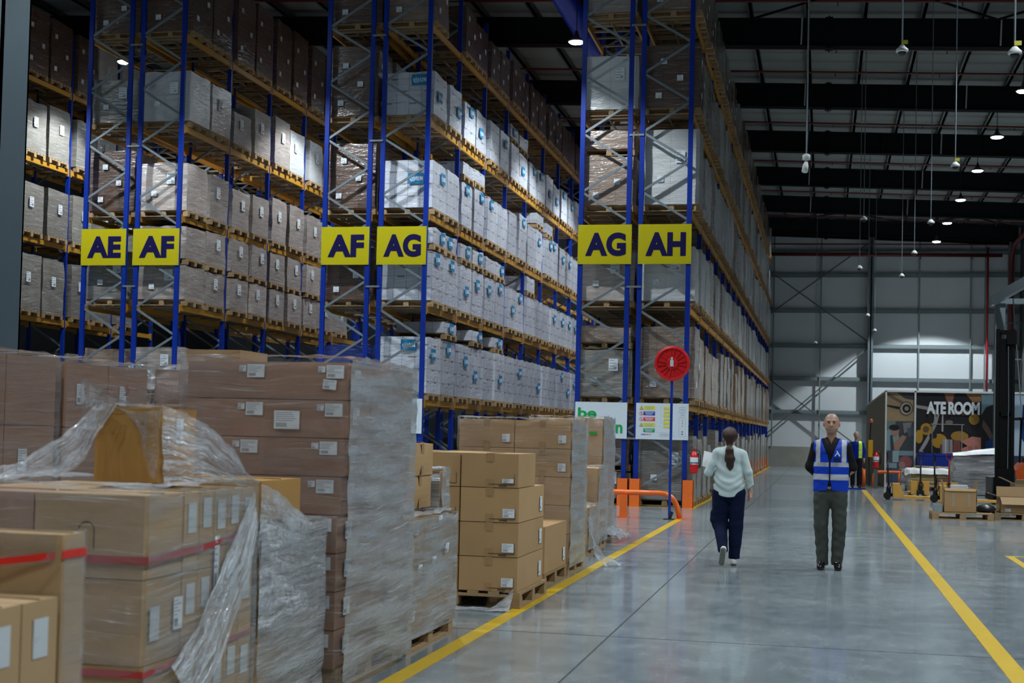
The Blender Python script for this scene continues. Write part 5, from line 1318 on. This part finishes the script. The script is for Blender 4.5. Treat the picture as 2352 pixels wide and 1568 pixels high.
# ================================================================ right side of the hall
def open_box(x0, x1, y0, y1, z0, z1, label, m, flaps, lab=None, tape=False):
    r = empty('cardboard_box', (0, 0, 0), 0, label, 'box'); t = .008; b = MB()
    b.box(x0, y0, z0, x1, y0+t, z1).box(x0, y1-t, z0, x1, y1, z1).box(x0, y0, z0, x0+t, y1, z1).box(x1-t, y0, z0, x1, y1, z1).box(x0, y0, z0, x1, y1, z0+t)
    bd = obj('box_body', b, r, mats=m)
    for (side, ang, L) in flaps:
        a = math.radians(ang); ca, sa = math.cos(a)*L, math.sin(a)*L
        if side == 'f': P = [(x0, y0, z1), (x1, y0, z1), (x1-.03, y0-ca, z1+sa), (x0+.03, y0-ca, z1+sa)]; n = (0, .006, .004)
        if side == 'b': P = [(x0, y1, z1), (x1, y1, z1), (x1, y1+ca, z1+sa), (x0, y1+ca, z1+sa)]; n = (0, -.006, .004)
        if side == 'l': P = [(x0, y0, z1), (x0, y1, z1), (x0-ca, y1, z1+sa), (x0-ca, y0, z1+sa)]; n = (.006, 0, .004)
        if side == 'r': P = [(x1, y0, z1), (x1, y1, z1), (x1+ca, y1, z1+sa), (x1+ca, y0, z1+sa)]; n = (-.006, 0, .004)
        obj('flap', MB().poly(P, n), bd, mats=m)
    if lab: add_label(bd, lab[0], y0-.002, lab[1], .10, .055, seed=3)
    return r, bd
BXM = KRAFT2
for (x, y, l) in ((2.10, 28.48, 'left wooden pallet in the right foreground, under the open carton'), (3.30, 28.95, 'right wooden pallet in the right foreground, beside the one under the open carton')):
    r = empty('wooden_pallet', (x, y, 0), 0, l, 'pallet'); obj('pallet', pallet_mb(1.14, .9).mesh('pallet', WOOD), r, (.57, .45, 0))
r, bd = open_box(2.32, 2.93, 28.6, 29.1, .142, .60, 'open brown carton with raised flaps and a white box inside, on the left pallet', KRAFT, [('l', 78, .16), ('r', 82, .15), ('f', -62, .05)])
for cx in (2.50, 2.79):
    b = MB(); b.box(cx-.002, 28.598, .27, cx+.002, 28.599, .50)
    for k in range(7): b.box(cx-.03, 28.597, .27+k*.035, cx+.03, 28.599, .285+k*.035)
    obj('grip_print', b, bd, mats=mat('grey_print', (.42, .38, .32), .6))
tag(obj('white_box', MB().box(2.46, 28.72, .152, 2.77, 28.95, .665), mats=mat('box_white', (.62, .64, .66), .5), bevel=.004), 'white box standing inside the open brown carton', 'box')
tag(obj('small_box', MB().box(2.13, 28.58, .142, 2.29, 28.8, .29).box(2.14, 28.59, .29, 2.28, 28.79, .295), mats=mat('box_grey', (.25, .29, .31), .5), bevel=.004), 'small grey box at the left end of the left pallet', 'box')
open_box(3.42, 4.30, 29.1, 29.7, .142, .44, 'open kraft carton with a folded-out front flap on the right pallet', KRAFT2, [('f', -55, .16), ('l', 20, .20), ('b', 75, .2)], (3.52, .17))
open_box(3.95, 4.7, 31.2, 31.9, .0, .66, 'taller open kraft carton cut off by the right edge, behind the others', KRAFT2, [('l', 25, .28), ('f', 60, .1)])
tag(obj('black_bag', MB().lathe([(.02, 0), (.28, .02), (.34, .10), (.26, .20), (.10, .25), (.02, .26)], (3.22, 28.9+.2, .14), 'z', 14), mats=mat('black_plastic', (.012, .012, .014)), smooth=True), 'flattened black plastic bag between the two open cartons', 'bag')
bpy.data.objects['black_bag'].scale = (.6, .7, .6); bpy.data.objects['black_bag'].location = (1.22, 8.72, .057)
r = empty('tyre', (3.20, 33.2, .21), 0, 'black rubber ring lying upright behind the open cartons', 'tyre')
obj('tread', MB().lathe([(.11, -.05), (.19, -.06), (.21, -.03), (.21, .03), (.19, .06), (.11, .05)], (0, 0, 0), 'y', 28), r, mats=BLACK, smooth=True); obj('rim', MB().lathe([(.02, -.03), (.11, -.04), (.11, .04), (.02, .03)], (0, 0, 0), 'y', 20), r, mats=STEEL)
JY = mat('jack_yellow', (.78, .42, .08), .4)
def jack(loc, label, hc=None, rz_=0):
    r = empty('pallet_jack', loc, rz_, label, 'pallet jack', 'hand pallet jacks')
    obj('pump', MB().lathe([(.05, .1), (.06, .12), (.055, .30), (.03, .36), (.028, .42)], (0, 0, 0), 'z', 14).box(-.08, -.05, .08, .10, .05, .16).tube([(-.03, -.05, .2), (.05, -.08, .3), (.08, -.04, .4)], .012, 6), r, mats=BLACK)
    for s in (-1, 1): obj('steer_wheel', MB().lathe([(.04, -.03), (.085, -.028), (.095, 0), (.085, .028), (.04, .03)], (-.03, s*.07, .095), 'y', 20), r, mats=BLACK)
    obj('body', MB().poly([(.10, -.24, .42), (.26, -.24, .42), (.38, -.24, .12), (.38, -.24, .06), (.10, -.24, .06)], (0, .48, 0)), r, mats=JY, bevel=.01)
    for s in (-1, 1):
        f = obj('fork', MB().poly([(.36, s*.19-.08, .115), (1.50, s*.19-.08, .095), (1.54, s*.19-.08, .06), (1.50, s*.19-.08, .045), (.36, s*.19-.08, .045)], (0, .16, 0)), r, mats=JY, bevel=.005)
        obj('load_roller', MB().lathe([(.038, -.05), (.038, .05)], (1.36, s*.19, .039), 'y', 14), f, mats=BLACK)
    obj('tiller', MB().tube([(0, 0, .36), (-.02, 0, .70), (-.03, 0, 1.02)], [.026, .022, .02], 8).tube(arc_tube([(-.03, 0, 1.0), (-.03, .075, 1.06), (-.04, .075, 1.21), (-.04, -.075, 1.21), (-.03, -.075, 1.06), (-.03, 0, 1.0)], .01, .03, 3), .014, 8), r, mats=hc or BLACK, smooth=True)
jack((1.66, 37.2, 0), 'yellow hand pallet jack with black handle, leftmost by the orange rail')
jack((2.74, 36.3, 0), 'yellow hand pallet jack in the middle, its forks behind the open carton')
jack((3.28, 38.9, 0), 'pallet jack with red handle shaft, right of the other two', mat('handle_red', (.30, .015, .02), .4), math.pi/2)
jack((2.60, 39.6, 0), 'pallet jack with a thin black handle behind the sack load, between the yellow two', None, math.pi/2)
# sacks under white film
r = empty('pallet_load', (3.35, 44.6, 0), 0, 'pallet of yellow sacks under torn white film before the booth', 'pallet load')
obj('pallet', pallet_mb(1.7, 1.1).mesh('pallet', WOOD), r)
SK = m_wrap('wrap_sacks', (.50, .32, .06), 2.0, .085, .25, (.62, .58, .45), .35)
for k in range(5):
    for j in range(2): obj('sack', load_mb(k*2+j, .80, 1.02, .083, .14+.088*k, .02, 6), r, (-.42+.84*j, 0, 0), mats=[SK if j == 0 or k > 2 else PINK], smooth=True)
sheet('film_cover', lambda u, v: (-.92+1.84*u, -.62+1.24*v, .66+.05*math.sin(3.1*u)*math.sin(3.1*v)-.22*max(0, abs(u-.5)-.44)*9*.5-.2*max(0, .06-v)*12), mat('film_white', (.72, .73, .72), .5), r, 50, 40, .022, 5, 2.5)
b = MB(); b.lathe([(.30, 0), (.30, .012)], (0, 0, 0), 'z', 20)
for x, s in ((-.35, 1.0), (.05, .8), (.45, .9)):
    o = obj('sack_print', b, r, (x, -.2, .735), mats=mat('sack_yellow', (.68, .46, .02), .6)); o.scale = (s, .5, 1)
obj('film_side', load_mb(5, .25, 1.16, .60, .04, .05, 8), r, (-.90, 0, 0), mats=[FILMT], smooth=True)
# bulky load with sloped white top
r = empty('pallet_load', (4.25, 42.4, 0), 0, 'bulky load in grey film with a sloping white cover beside the black mast', 'pallet load')
obj('wrapped_body', load_mb(9, 1.13, 1.08, 1.08, .02, .04, 10), r, mats=[mat('load_grey', (.22, .23, .24), .6)], smooth=True); obj('stretch_film', load_mb(9, 1.2, 1.14, 1.1, .02, .05, 12), r, mats=[FILM3], smooth=True)
sheet('cover', lambda u, v: (-.62+1.5*u, -.60+1.2*v, 1.17+.22*u-.5*max(0, .1-v)*(1+3*u)), mat('cover_white', (.74, .76, .78), .45), r, 30, 30, .02, 6, 1.2)
# reach truck
MBLK = mat('truck_black', (.004, .004, .005), .6, spec=.15)
r = empty('reach_truck', (4.58, 38.2, 0), 0, 'reach truck with a tall black mast and orange body at the right edge', 'forklift')
for s in (-1, 1):
    b = MB(); b.box(s*.19-.04, -.07, .05, s*.19+.04, .07, 4.45).box(s*.12-.02, -.05, .05, s*.12+.02, .05, 4.35); obj('mast_rail', b, r, mats=MBLK, bevel=.004)
obj('mast_crossbar', MB().box(-.2, -.05, 4.3, .2, .05, 4.42), r, mats=MBLK); obj('mast_crossbar', MB().box(-.2, -.05, 2.2, .2, .05, 2.3), r, mats=MBLK)
obj('mast_head', MB().box(.02, -.12, 4.05, .26, .04, 4.40).lathe([(.07, -.1), (.07, .1)], (.14, 0, 4.1), 'y', 14), r, mats=MBLK, bevel=.01)
obj('mast_panel', MB().box(-.11, .0, .1, .11, .03, 4.2), r, mats=MBLK)
obj('lift_chain', MB().tube([(.07, -.08, .3), (.08, -.08, 2.5), (.06, -.08, 4.0)], .012, 6), r, mats=GALV)
obj('carriage', MB().box(-.24, -.12, .35, .24, -.06, .85).box(-.20, -.14, .4, -.12, -.9, .36).box(.12, -.14, .4, .20, -.9, .36), r, mats=MBLK)
obj('chassis', MB().poly([(.35, .5, .15), (1.8, .5, .15), (1.8, .5, 1.0), (.55, .5, 1.0), (.35, .5, .8)], (0, 1.2, 0)), r, mats=mat('truck_orange', (.62, .09, .01), .35), bevel=.03)
obj('seat', MB().box(.6, .7, 1.0, 1.1, 1.2, 1.12).box(1.0, .7, 1.1, 1.12, 1.2, 1.55), r, mats=MBLK, bevel=.03)
for s in (0, 1):
    obj('guard_post', MB().rod((.45+1.1*s, .6, 1.0), (.50+1.1*s, .7, 2.15), .05), r, mats=MBLK)
    obj('support_leg', MB().box(-.36+.60*s, -.9, .04, -.24+.60*s, .9, .2), r, mats=MBLK, bevel=.01)
    obj('load_wheel', MB().lathe([(.09, -.05), (.09, .05)], (-.30+.60*s, -.8, .09), 'x', 18), r, mats=mat('wheel_tan', (.25, .18, .08), .5))
obj('overhead_guard', MB().box(.4, .4, 2.12, 1.7, 1.6, 2.18), r, mats=MBLK)
obj('battery', MB().box(-.35, .1, .2, .32, .9, .62), r, mats=mat('battery_grey', (.06, .07, .08), .5), bevel=.02)
# orange rails by the booth
r = empty('safety_barrier', (2.0, 45.9, 0), 0, 'orange tubular rail in front of the printed booth', 'barrier')
obj('rail', MB().tube(arc_tube([(-.42, 0, 0), (-.42, 0, .50), (2.2, 0, .50), (2.2, 0, 0)], .05, .2), .05, 12), r, mats=SAFE, smooth=True); obj('post', MB().tube([(.38, 0, 0), (.38, 0, .48)], .05, 12), r, mats=SAFE, smooth=True)
r = empty('safety_barrier', (1.30, 46.2, 0), 0, 'orange rail end seen edge-on beside the man in yellow vest', 'barrier')
obj('rail', MB().tube(arc_tube([(0, 0, 0), (0, 0, .52), (0, 3.5, .52), (0, 3.5, 0)], .05, .2), .05, 12), r, mats=SAFE, smooth=True)
r = empty('floor_squeegee', (.93, 43.6, 0), 0, 'blue floor squeegee with a white handle at the end of the yellow line', 'squeegee')
obj('blade', MB().box(-.42, -.03, 0, .36, .03, .05), r, mats=BPAINT, bevel=.01); obj('handle', MB().tube([(-.15, 0, .05), (-.20, .1, .28), (-.26, .3, .50)], .016, 8), r, mats=WHITE, smooth=True)
r = empty('traffic_lamp_post', (1.46, 46.8, 0), 0, 'thin black post with a yellow box and a small red lamp by the booth corner', 'post')
obj('post', MB().tube([(.02, 0, 0), (.0, 0, 1.1), (.05, 0, 2.05)], .022, 8), r, mats=BLACK); obj('yellow_box', MB().box(-.02, -.06, .95, .12, .04, 1.50), r, mats=mat('box_yellow', (.70, .36, .01), .4), bevel=.01)
obj('lamp', MB().lathe([(.02, 0), (.06, .02), (.06, .10), (.02, .14)], (.06, 0, 2.04), 'z', 12), r, mats=mat('lamp_red', (.5, .12, .09), .3))
# booth with printed front
BX0, BX1, BY0, BY1, BH = 1.97, 6.6, 47.0, 67.5, 3.12
r = empty('booth', (0, 0, 0), 0, 'container-like booth with ribbed beige side and printed front reading ATE ROOM', 'booth')
b = MB(); y = BY0
while y < BY1-.3:
    b.quad([(BX0, y, 0), (BX0, y+.16, 0), (BX0, y+.16, BH-.05), (BX0, y, BH-.05)][::-1]).quad([(BX0, y+.16, 0), (BX0+.04, y+.2, 0), (BX0+.04, y+.2, BH-.05), (BX0, y+.16, BH-.05)][::-1]) if False else None
    b.box(BX0, y, 0, BX0+.03, y+.17, BH-.05).box(BX0+.035, y+.17, 0, BX0+.05, y+.32, BH-.05); y += .32
obj('side_wall', b, r, mats=mat('booth_beige', (.30, .29, .23), .6))
obj('roof', MB().box(BX0, BY0, BH-.06, BX1, BY1, BH), r, mats=mat('booth_white', (.66, .68, .68), .5))
obj('front_wall', MB().box(BX0, BY0, 0, BX1, BY0+.06, BH), r, mats=mat('booth_white', (.66, .68, .68)))
MC = {}
def col(c):
    k = 'print_%d_%d_%d' % tuple(int(v*999) for v in c)
    return mat(k, c, .45, var=.10, nscale=3)
def MX(px): return 1.975+(px-2035)*.01357
def MZ(py): return 3.10-(py-897)*.01375
LAY = [0]
def mp(par, pts, c, n=None):
    LAY[0] += 1; y = BY0-.004-.0012*LAY[0]
    b = MB(); b.poly([(MX(a), y, MZ(b_)) for a, b_ in pts], (0, .0008, 0)); return b, c
def ell_pts(cx, cy, rx, ry, n=16, a0=0, a1=360): return [(cx+rx*math.cos(math.radians(a0+(a1-a0)*i/n)), cy+ry*math.sin(math.radians(a0+(a1-a0)*i/n))) for i in range(n if a1-a0 >= 360 else n+1)]
def graphic(name, shapes):
    b = MB(); mats = []; idx = {}
    for i, (pts, c) in enumerate(shapes):
        if c not in idx: idx[c] = len(mats); mats.append(col(c))
        y = BY0-.006-.0022*i; b.poly([(MX(a), y, MZ(z)) for a, z in pts], (0, .0018, 0), idx[c])
    obj(name, b, r, mats=mats)
R4 = lambda a, b_, c, d: [(a, d), (c, d), (c, b_), (a, b_)]
TAN, BLK, GRY, SKN, LBL_, YLW, BRN, DBL = (.34, .24, .13), (.012, .011, .014), (.20, .20, .22), (.36, .20, .14), (.22, .34, .38), (.45, .25, .02), (.13, .06, .035), (.0, .05, .22)
graphic('printed_panel', [(R4(2037, 900, 2100, 968), TAN), ([(2037, 900), (2075, 922), (2072, 928), (2037, 908)], (.16, .11, .07)), ([(2060, 900), (2100, 900), (2100, 918), (2078, 914)], (.05, .05, .07)),
  (ell_pts(2082, 938, 16, 17), (.10, .08, .06)), (ell_pts(2082, 938, 13, 14), (.42, .38, .32)), (ell_pts(2083, 938, 10, 10.5), BLK), (ell_pts(2083, 938, 5, 5), (.30, .26, .2)), ([(2037, 930), (2066, 934), (2066, 940), (2037, 933)], BLK),
  (R4(2037, 968, 2100, 1037), (.05, .06, .075)), (R4(2037, 968, 2058, 990), (.16, .20, .18)), ([(2037, 990), (2052, 984), (2066, 1000), (2068, 1037), (2037, 1037)], LBL_),
  (ell_pts(2057, 992, 9.5, 12.5), SKN), (ell_pts(2055, 983, 12, 7), BLK), ([(2052, 1020), (2075, 1000), (2084, 1004), (2066, 1036), (2048, 1036)], SKN), ([(2046, 1002), (2051, 1000), (2056, 1037), (2048, 1037)], (.04, .05, .07)),
  ([(2074, 972), (2096, 970), (2090, 990), (2078, 996)], GRY), ([(2084, 984), (2098, 980), (2099, 1000), (2088, 1006)], (.09, .10, .13)),
  (R4(2037, 1037, 2100, 1112), (.06, .07, .10)), (R4(2052, 1037, 2066, 1064), (.30, .42, .46)), (R4(2066, 1037, 2100, 1048), (.20, .30, .34)), (ell_pts(2082, 1064, 15, 15), (.30, .10, .10)), (ell_pts(2074, 1070, 8, 8), (.36, .20, .18)), (R4(2037, 1066, 2062, 1078), (.26, .32, .36)),
  ([(2050, 1080), (2068, 1076), (2072, 1110), (2052, 1110)], (.05, .09, .18)), ([(2082, 1076), (2100, 1084), (2100, 1112), (2086, 1112)], (.20, .06, .05))])
graphic('printed_panel', [(R4(2105, 900, 2252, 1042), BLK), ([(2168, 900), (2192, 900), (2186, 926), (2176, 924)], (.30, .12, .07)), ([(2216, 900), (2252, 900), (2252, 918), (2234, 922)], (.33, .16, .06)),
  ([(2105, 929), (2128, 932), (2150, 940), (2158, 950), (2152, 975), (2130, 1020), (2118, 1040), (2112, 1036), (2132, 1000), (2146, 965), (2146, 950), (2128, 940), (2105, 936)], (.34, .32, .30)),
  (ell_pts(2128, 985, 13, 14), YLW), (ell_pts(2112, 1003, 9, 16), YLW), (ell_pts(2158, 1012, 18, 17), YLW), (ell_pts(2180, 968, 9, 5), (.20, .18, .16)), (ell_pts(2204, 1000, 20, 12), (.35, .19, .03)), (ell_pts(2236, 960, 12, 13), (.40, .22, .03)),
  (ell_pts(2222, 984, 8, 10), BLK), (ell_pts(2144, 1000, 9, 6), BLK), (ell_pts(2128, 985, 7, 7), BRN), (ell_pts(2216, 945, 12, 7), BRN), (ell_pts(2190, 945, 15, 6), (.16, .15, .15)), (R4(2163, 928, 2167, 990), (.38, .37, .37)),
  (R4(2138, 972, 2214, 974), (.30, .29, .27)), (R4(2208, 974, 2210, 1040), (.30, .29, .27)), (R4(2141, 974, 2143, 1040), (.20, .18, .16)),
  (R4(2160, 1020, 2206, 1042), BRN), (R4(2165, 1008, 2188, 1042), (.30, .29, .29)), (R4(2171, 1008, 2174, 1042), (.55, .54, .54)), (R4(2180, 1008, 2182, 1042), (.10, .10, .10)), (R4(2190, 1010, 2206, 1042), (.18, .06, .05)),
  ([(2206, 1012), (2232, 1000), (2252, 1002), (2252, 1042), (2214, 1042), (2206, 1030), (2222, 1022)], (.48, .20, .15)), ([(2222, 1024), (2232, 1020), (2238, 1040), (2228, 1041)], (.36, .13, .10)), ([(2236, 1022), (2244, 1020), (2250, 1040), (2242, 1041)], (.36, .13, .10)),
  (R4(2252, 900, 2370, 1042), (.16, .26, .30)), ([(2252, 950), (2262, 932), (2285, 922), (2310, 930), (2310, 1042), (2252, 1042)], BLK), ([(2256, 960), (2270, 980), (2280, 1000), (2272, 1006), (2254, 976)], (.15, .09, .08)), ([(2262, 1012), (2282, 1000), (2290, 1040), (2262, 1042)], DBL),
  (R4(2310, 900, 2370, 1042), (.42, .54, .66)), ([(2344, 925), (2360, 915), (2370, 1042), (2340, 1000)], DBL), (R4(2105, 1042, 2370, 1112), (.03, .035, .06))])
LAYY = BY0-.10
o = obj('lettering', text_mesh('ATE ROOM', 1.63, .41, WHITE, .003, .045, .92), r, (MX(2128), BY0-.082, MZ(950)))
for px in (2035.5, 2102.5): obj('frame_post', MB().box(MX(px)-.025, BY0-.11, 0, MX(px)+.025, BY0-.07, BH-.02), r, mats=mat('booth_white', (.66, .68, .68)))
obj('frame_rail', MB().box(BX0-.03, BY0-.11, BH-.06, BX1, BY0-.0, BH), r, mats=mat('booth_white', (.66, .68, .68)))
# blue crates in front of the booth
for i, (x, l) in enumerate(((2.95, 'left blue plastic crate by the booth front'), (3.5, 'right blue plastic crate by the booth front'))):
    rr = empty('plastic_crate', (x, 46.4, 0), 0, l, 'crate')
    obj('crate_body', MB().box(0, 0, 0, .5, .36, 1.08).box(-.02, -.02, 1.04, .52, .38, 1.12), rr, mats=mat('crate_blue', (.0, .025, .30), .45), bevel=.01)
    b = MB()
    for k in range(4): b.box(.05+.12*k, -.012, .12, .08+.12*k, 0, 1.0)
    obj('crate_ribs', b, rr, mats=mat('crate_blue', (.0, .025, .30)))
tag(obj('orange_crate', MB().box(4.06, 46.3, 0, 4.4, 46.7, .98).box(4.04, 46.28, .94, 4.42, 46.72, 1.0), mats=mat('crate_orange', (.40, .10, .02), .5), bevel=.01), 'dull orange crate right of the blue crates', 'crate')

# ================================================================ overhead: duct, pipes, cameras
r = empty('duct', (-6.35, 28.5, 0), 0, 'thick blue duct running under the roof between the middle and right racks', 'duct')
obj('duct_body', MB().tube([(0, 0, 12.15), (0, 45, 12.15)], .29, 24), r, mats=mat('duct_blue', (.0, .02, .30), .4), smooth=True)
for k in range(8): obj('duct_hanger', MB().box(-.02, 2.3+k*5.5, 12.4, .02, 2.34+k*5.5, 12.9).lathe([(.30, 0), (.30, .05)], (0, 2.3+k*5.5, 12.15), 'y', 24), r, mats=mat('duct_blue', (.0, .02, .30)))
PR = mat('pipe_red', (.11, .004, .005), .5)
for i in range(6):
    for j, dy in enumerate((2.5, 5.1)):
        y = 30.75+7.05*i+dy
        if y > 72.5: continue
        rr = empty('sprinkler_pipe', (0, y, 0), 0, 'thin dark red sprinkler pipe across the roof, %s from the camera' % ORD[i*2+j], 'pipe', 'red sprinkler pipes')
        obj('pipe', MB().tube([(-20, 0, rz(-20)-.10), (9.4, 0, rz(9.4)-.10)], .035, 8), rr, mats=PR)
        for x in (-3, 0.2, 3.2, 6.2): obj('sprinkler_head', MB().lathe([(.03, -.10), (.012, -.08), (.015, 0)], (x, 0, rz(x)-.12), 'z', 8), rr, mats=PR)
rr = empty('water_pipe', (0, 73.4, 0), 0, 'thick red pipe running along the top of the far wall', 'pipe')
obj('pipe', MB().tube([(-4, 0, 10.95), (8.6, 0, 10.82)], .09, 12).tube([(-4, .2, 11.5), (8.8, .2, 11.4)], .035, 8), rr, mats=PR, smooth=True)
for x in (-2.6, -.2, 4.7, 7.2): obj('bracket', MB().box(x-.03, -.1, 10.7, x+.03, .95, 10.76), rr, mats=STEEL)
rr = empty('water_pipe', (9.0, 73.0, 0), 0, 'thick red pipe turning down the right corner of the far wall', 'pipe')
obj('pipe', MB().tube(arc_tube([(0, -20, 11.4), (0, -1, 11.2), (0, .2, 10.6), (0, .2, .0)], .1, .5), .10, 12), rr, mats=PR, smooth=True)
for z in (9.2, 7.4, 5.6): obj('bracket', MB().box(-.2, .1, z, .5, .3, z+.06), rr, mats=STEEL)
tag(obj('riser_pipe', MB().tube([(7.97, 73.9, 3.1), (7.97, 73.9, 11.3)], .05, 10), mats=mat('pipe_bright_red', (.50, .015, .02), .4), smooth=True), 'thin bright red riser pipe on the far wall above the booth', 'pipe')
bpy.data.objects['riser_pipe'].location.z = 0
def cam_drop(x, y, z, label, kind='dome', tagc=False):
    r = empty('dome_camera' if kind == 'dome' else 'bullet_camera', (x, y, z), 0, label, 'security camera', 'hanging security cameras')
    obj('drop_rod', MB().tube([(0, 0, .10), (0, 0, rz(x)-z+.215)], .011 if y > 30 else .014, 6), r, mats=GALV)
    if kind == 'dome':
        obj('housing', MB().lathe([(.078, .0), (.088, .012), (.088, .04), (.06, .065), (.03, .10)], n=20), r, mats=mat('camera_white', (.60, .62, .60), .4), smooth=True)
        obj('lens_dome', MB().lathe([(.004, -.055), (.035, -.045), (.058, -.02), (.062, .0)], n=18), r, mats=BLACK, smooth=True)
        if tagc: obj('yellow_tag', MB().box(-.01, -.03, .11, .08, -.028, .17), r, mats=mat('tag_yellow', (.55, .52, .06), .5))
    else:
        obj('junction_box', MB().lathe([(.06, 0), (.06, .07), (.03, .09)], n=18), r, mats=mat('camera_white', (.60, .62, .60)), smooth=True)
        obj('camera_barrel', MB().tube([(0, 0, -.02), (-.01, -.02, -.10), (-.02, -.06, -.19)], [.02, .045, .05], 14), r, mats=mat('camera_white', (.60, .62, .60)), smooth=True)
cam_drop(-.313, 22.0, 5.80, 'white bullet camera on a long rod above the main aisle', 'bullet')
DC = [((1.04, 21, 7.155), 'dome camera with a yellow tag, upper middle of the roof area', 1), ((2.35, 19, 6.54), 'large dome camera with a yellow tag at the upper right edge', 1), ((2.487, 29, 6.967), 'dome camera with a yellow tag beside the fourth right-hand lamp', 1),
      ((.968, 38, 7.289), 'dome camera hanging left of the main group before the far wall top', 0), ((2.527, 36, 6.884), 'dome camera just left of the fifth right-hand lamp', 0), ((.991, 43, 6.589), 'dome camera hanging over the wind column, above head of the vest man', 0),
      ((2.50, 42, 6.897), 'dome camera hanging in front of the thick red wall pipe', 0), ((2.414, 47, 6.803), 'dome camera hanging below the thick red wall pipe', 0), ((2.033, 60, 6.0), 'tiny dome camera low beside the wind column, lowest of the group', 0),
      ((-.392, 66, 5.868), 'tiny dome camera low over the far end of the main aisle', 0), ((1.6, 55, 6.2), 'small dome camera between the wind column and the lowest one', 0)]
for p, l, t_ in DC: cam_drop(*p, l, 'dome', t_)
# conduits on the rafters
for i in range(6):
    y = 37.8+7.05*(i-0)
    if y > 72: break
    for x, l in ((-.72, 'left'), (4.3-.18*i, 'right')):
        tag(obj('conduit', MB().tube([(x, y-.22, rz(x)-.72), (x+.02, y-.22, rz(x)-.02)], .022, 6), mats=mat('conduit_white', (.50, .52, .52), .5)), 'white conduit on the %s side of the %s roof beam' % (l, ORD[i]), 'conduit', 'white conduits on the roof beams')
# canopy at the right
b = MB(); b.box(4.98, 44.0, 0, 5.26, 44.3, 5.7).rod((4.9, 44.15, 5.75), (6.6, 38.0, 6.6), .12, .3); b.box(4.9, 43.9, 5.66, 9.5, 44.2, 5.8); struct('trim_70', b, mat('canopy_grey', (.14, .18, .20), .5))
b = MB(); b.rod((5.35, 43.0, 5.7), (5.6, 43, 2.6), .03); struct('trim_71', b, GALV)
struct('trim_72', MB().quad([(5.0, 44.0, 5.82), (9.5, 44.0, 5.82), (9.5, 36.0, 6.9), (6.8, 36.0, 6.9)]), mat('canopy_sheet', (.10, .15, .16), .4))
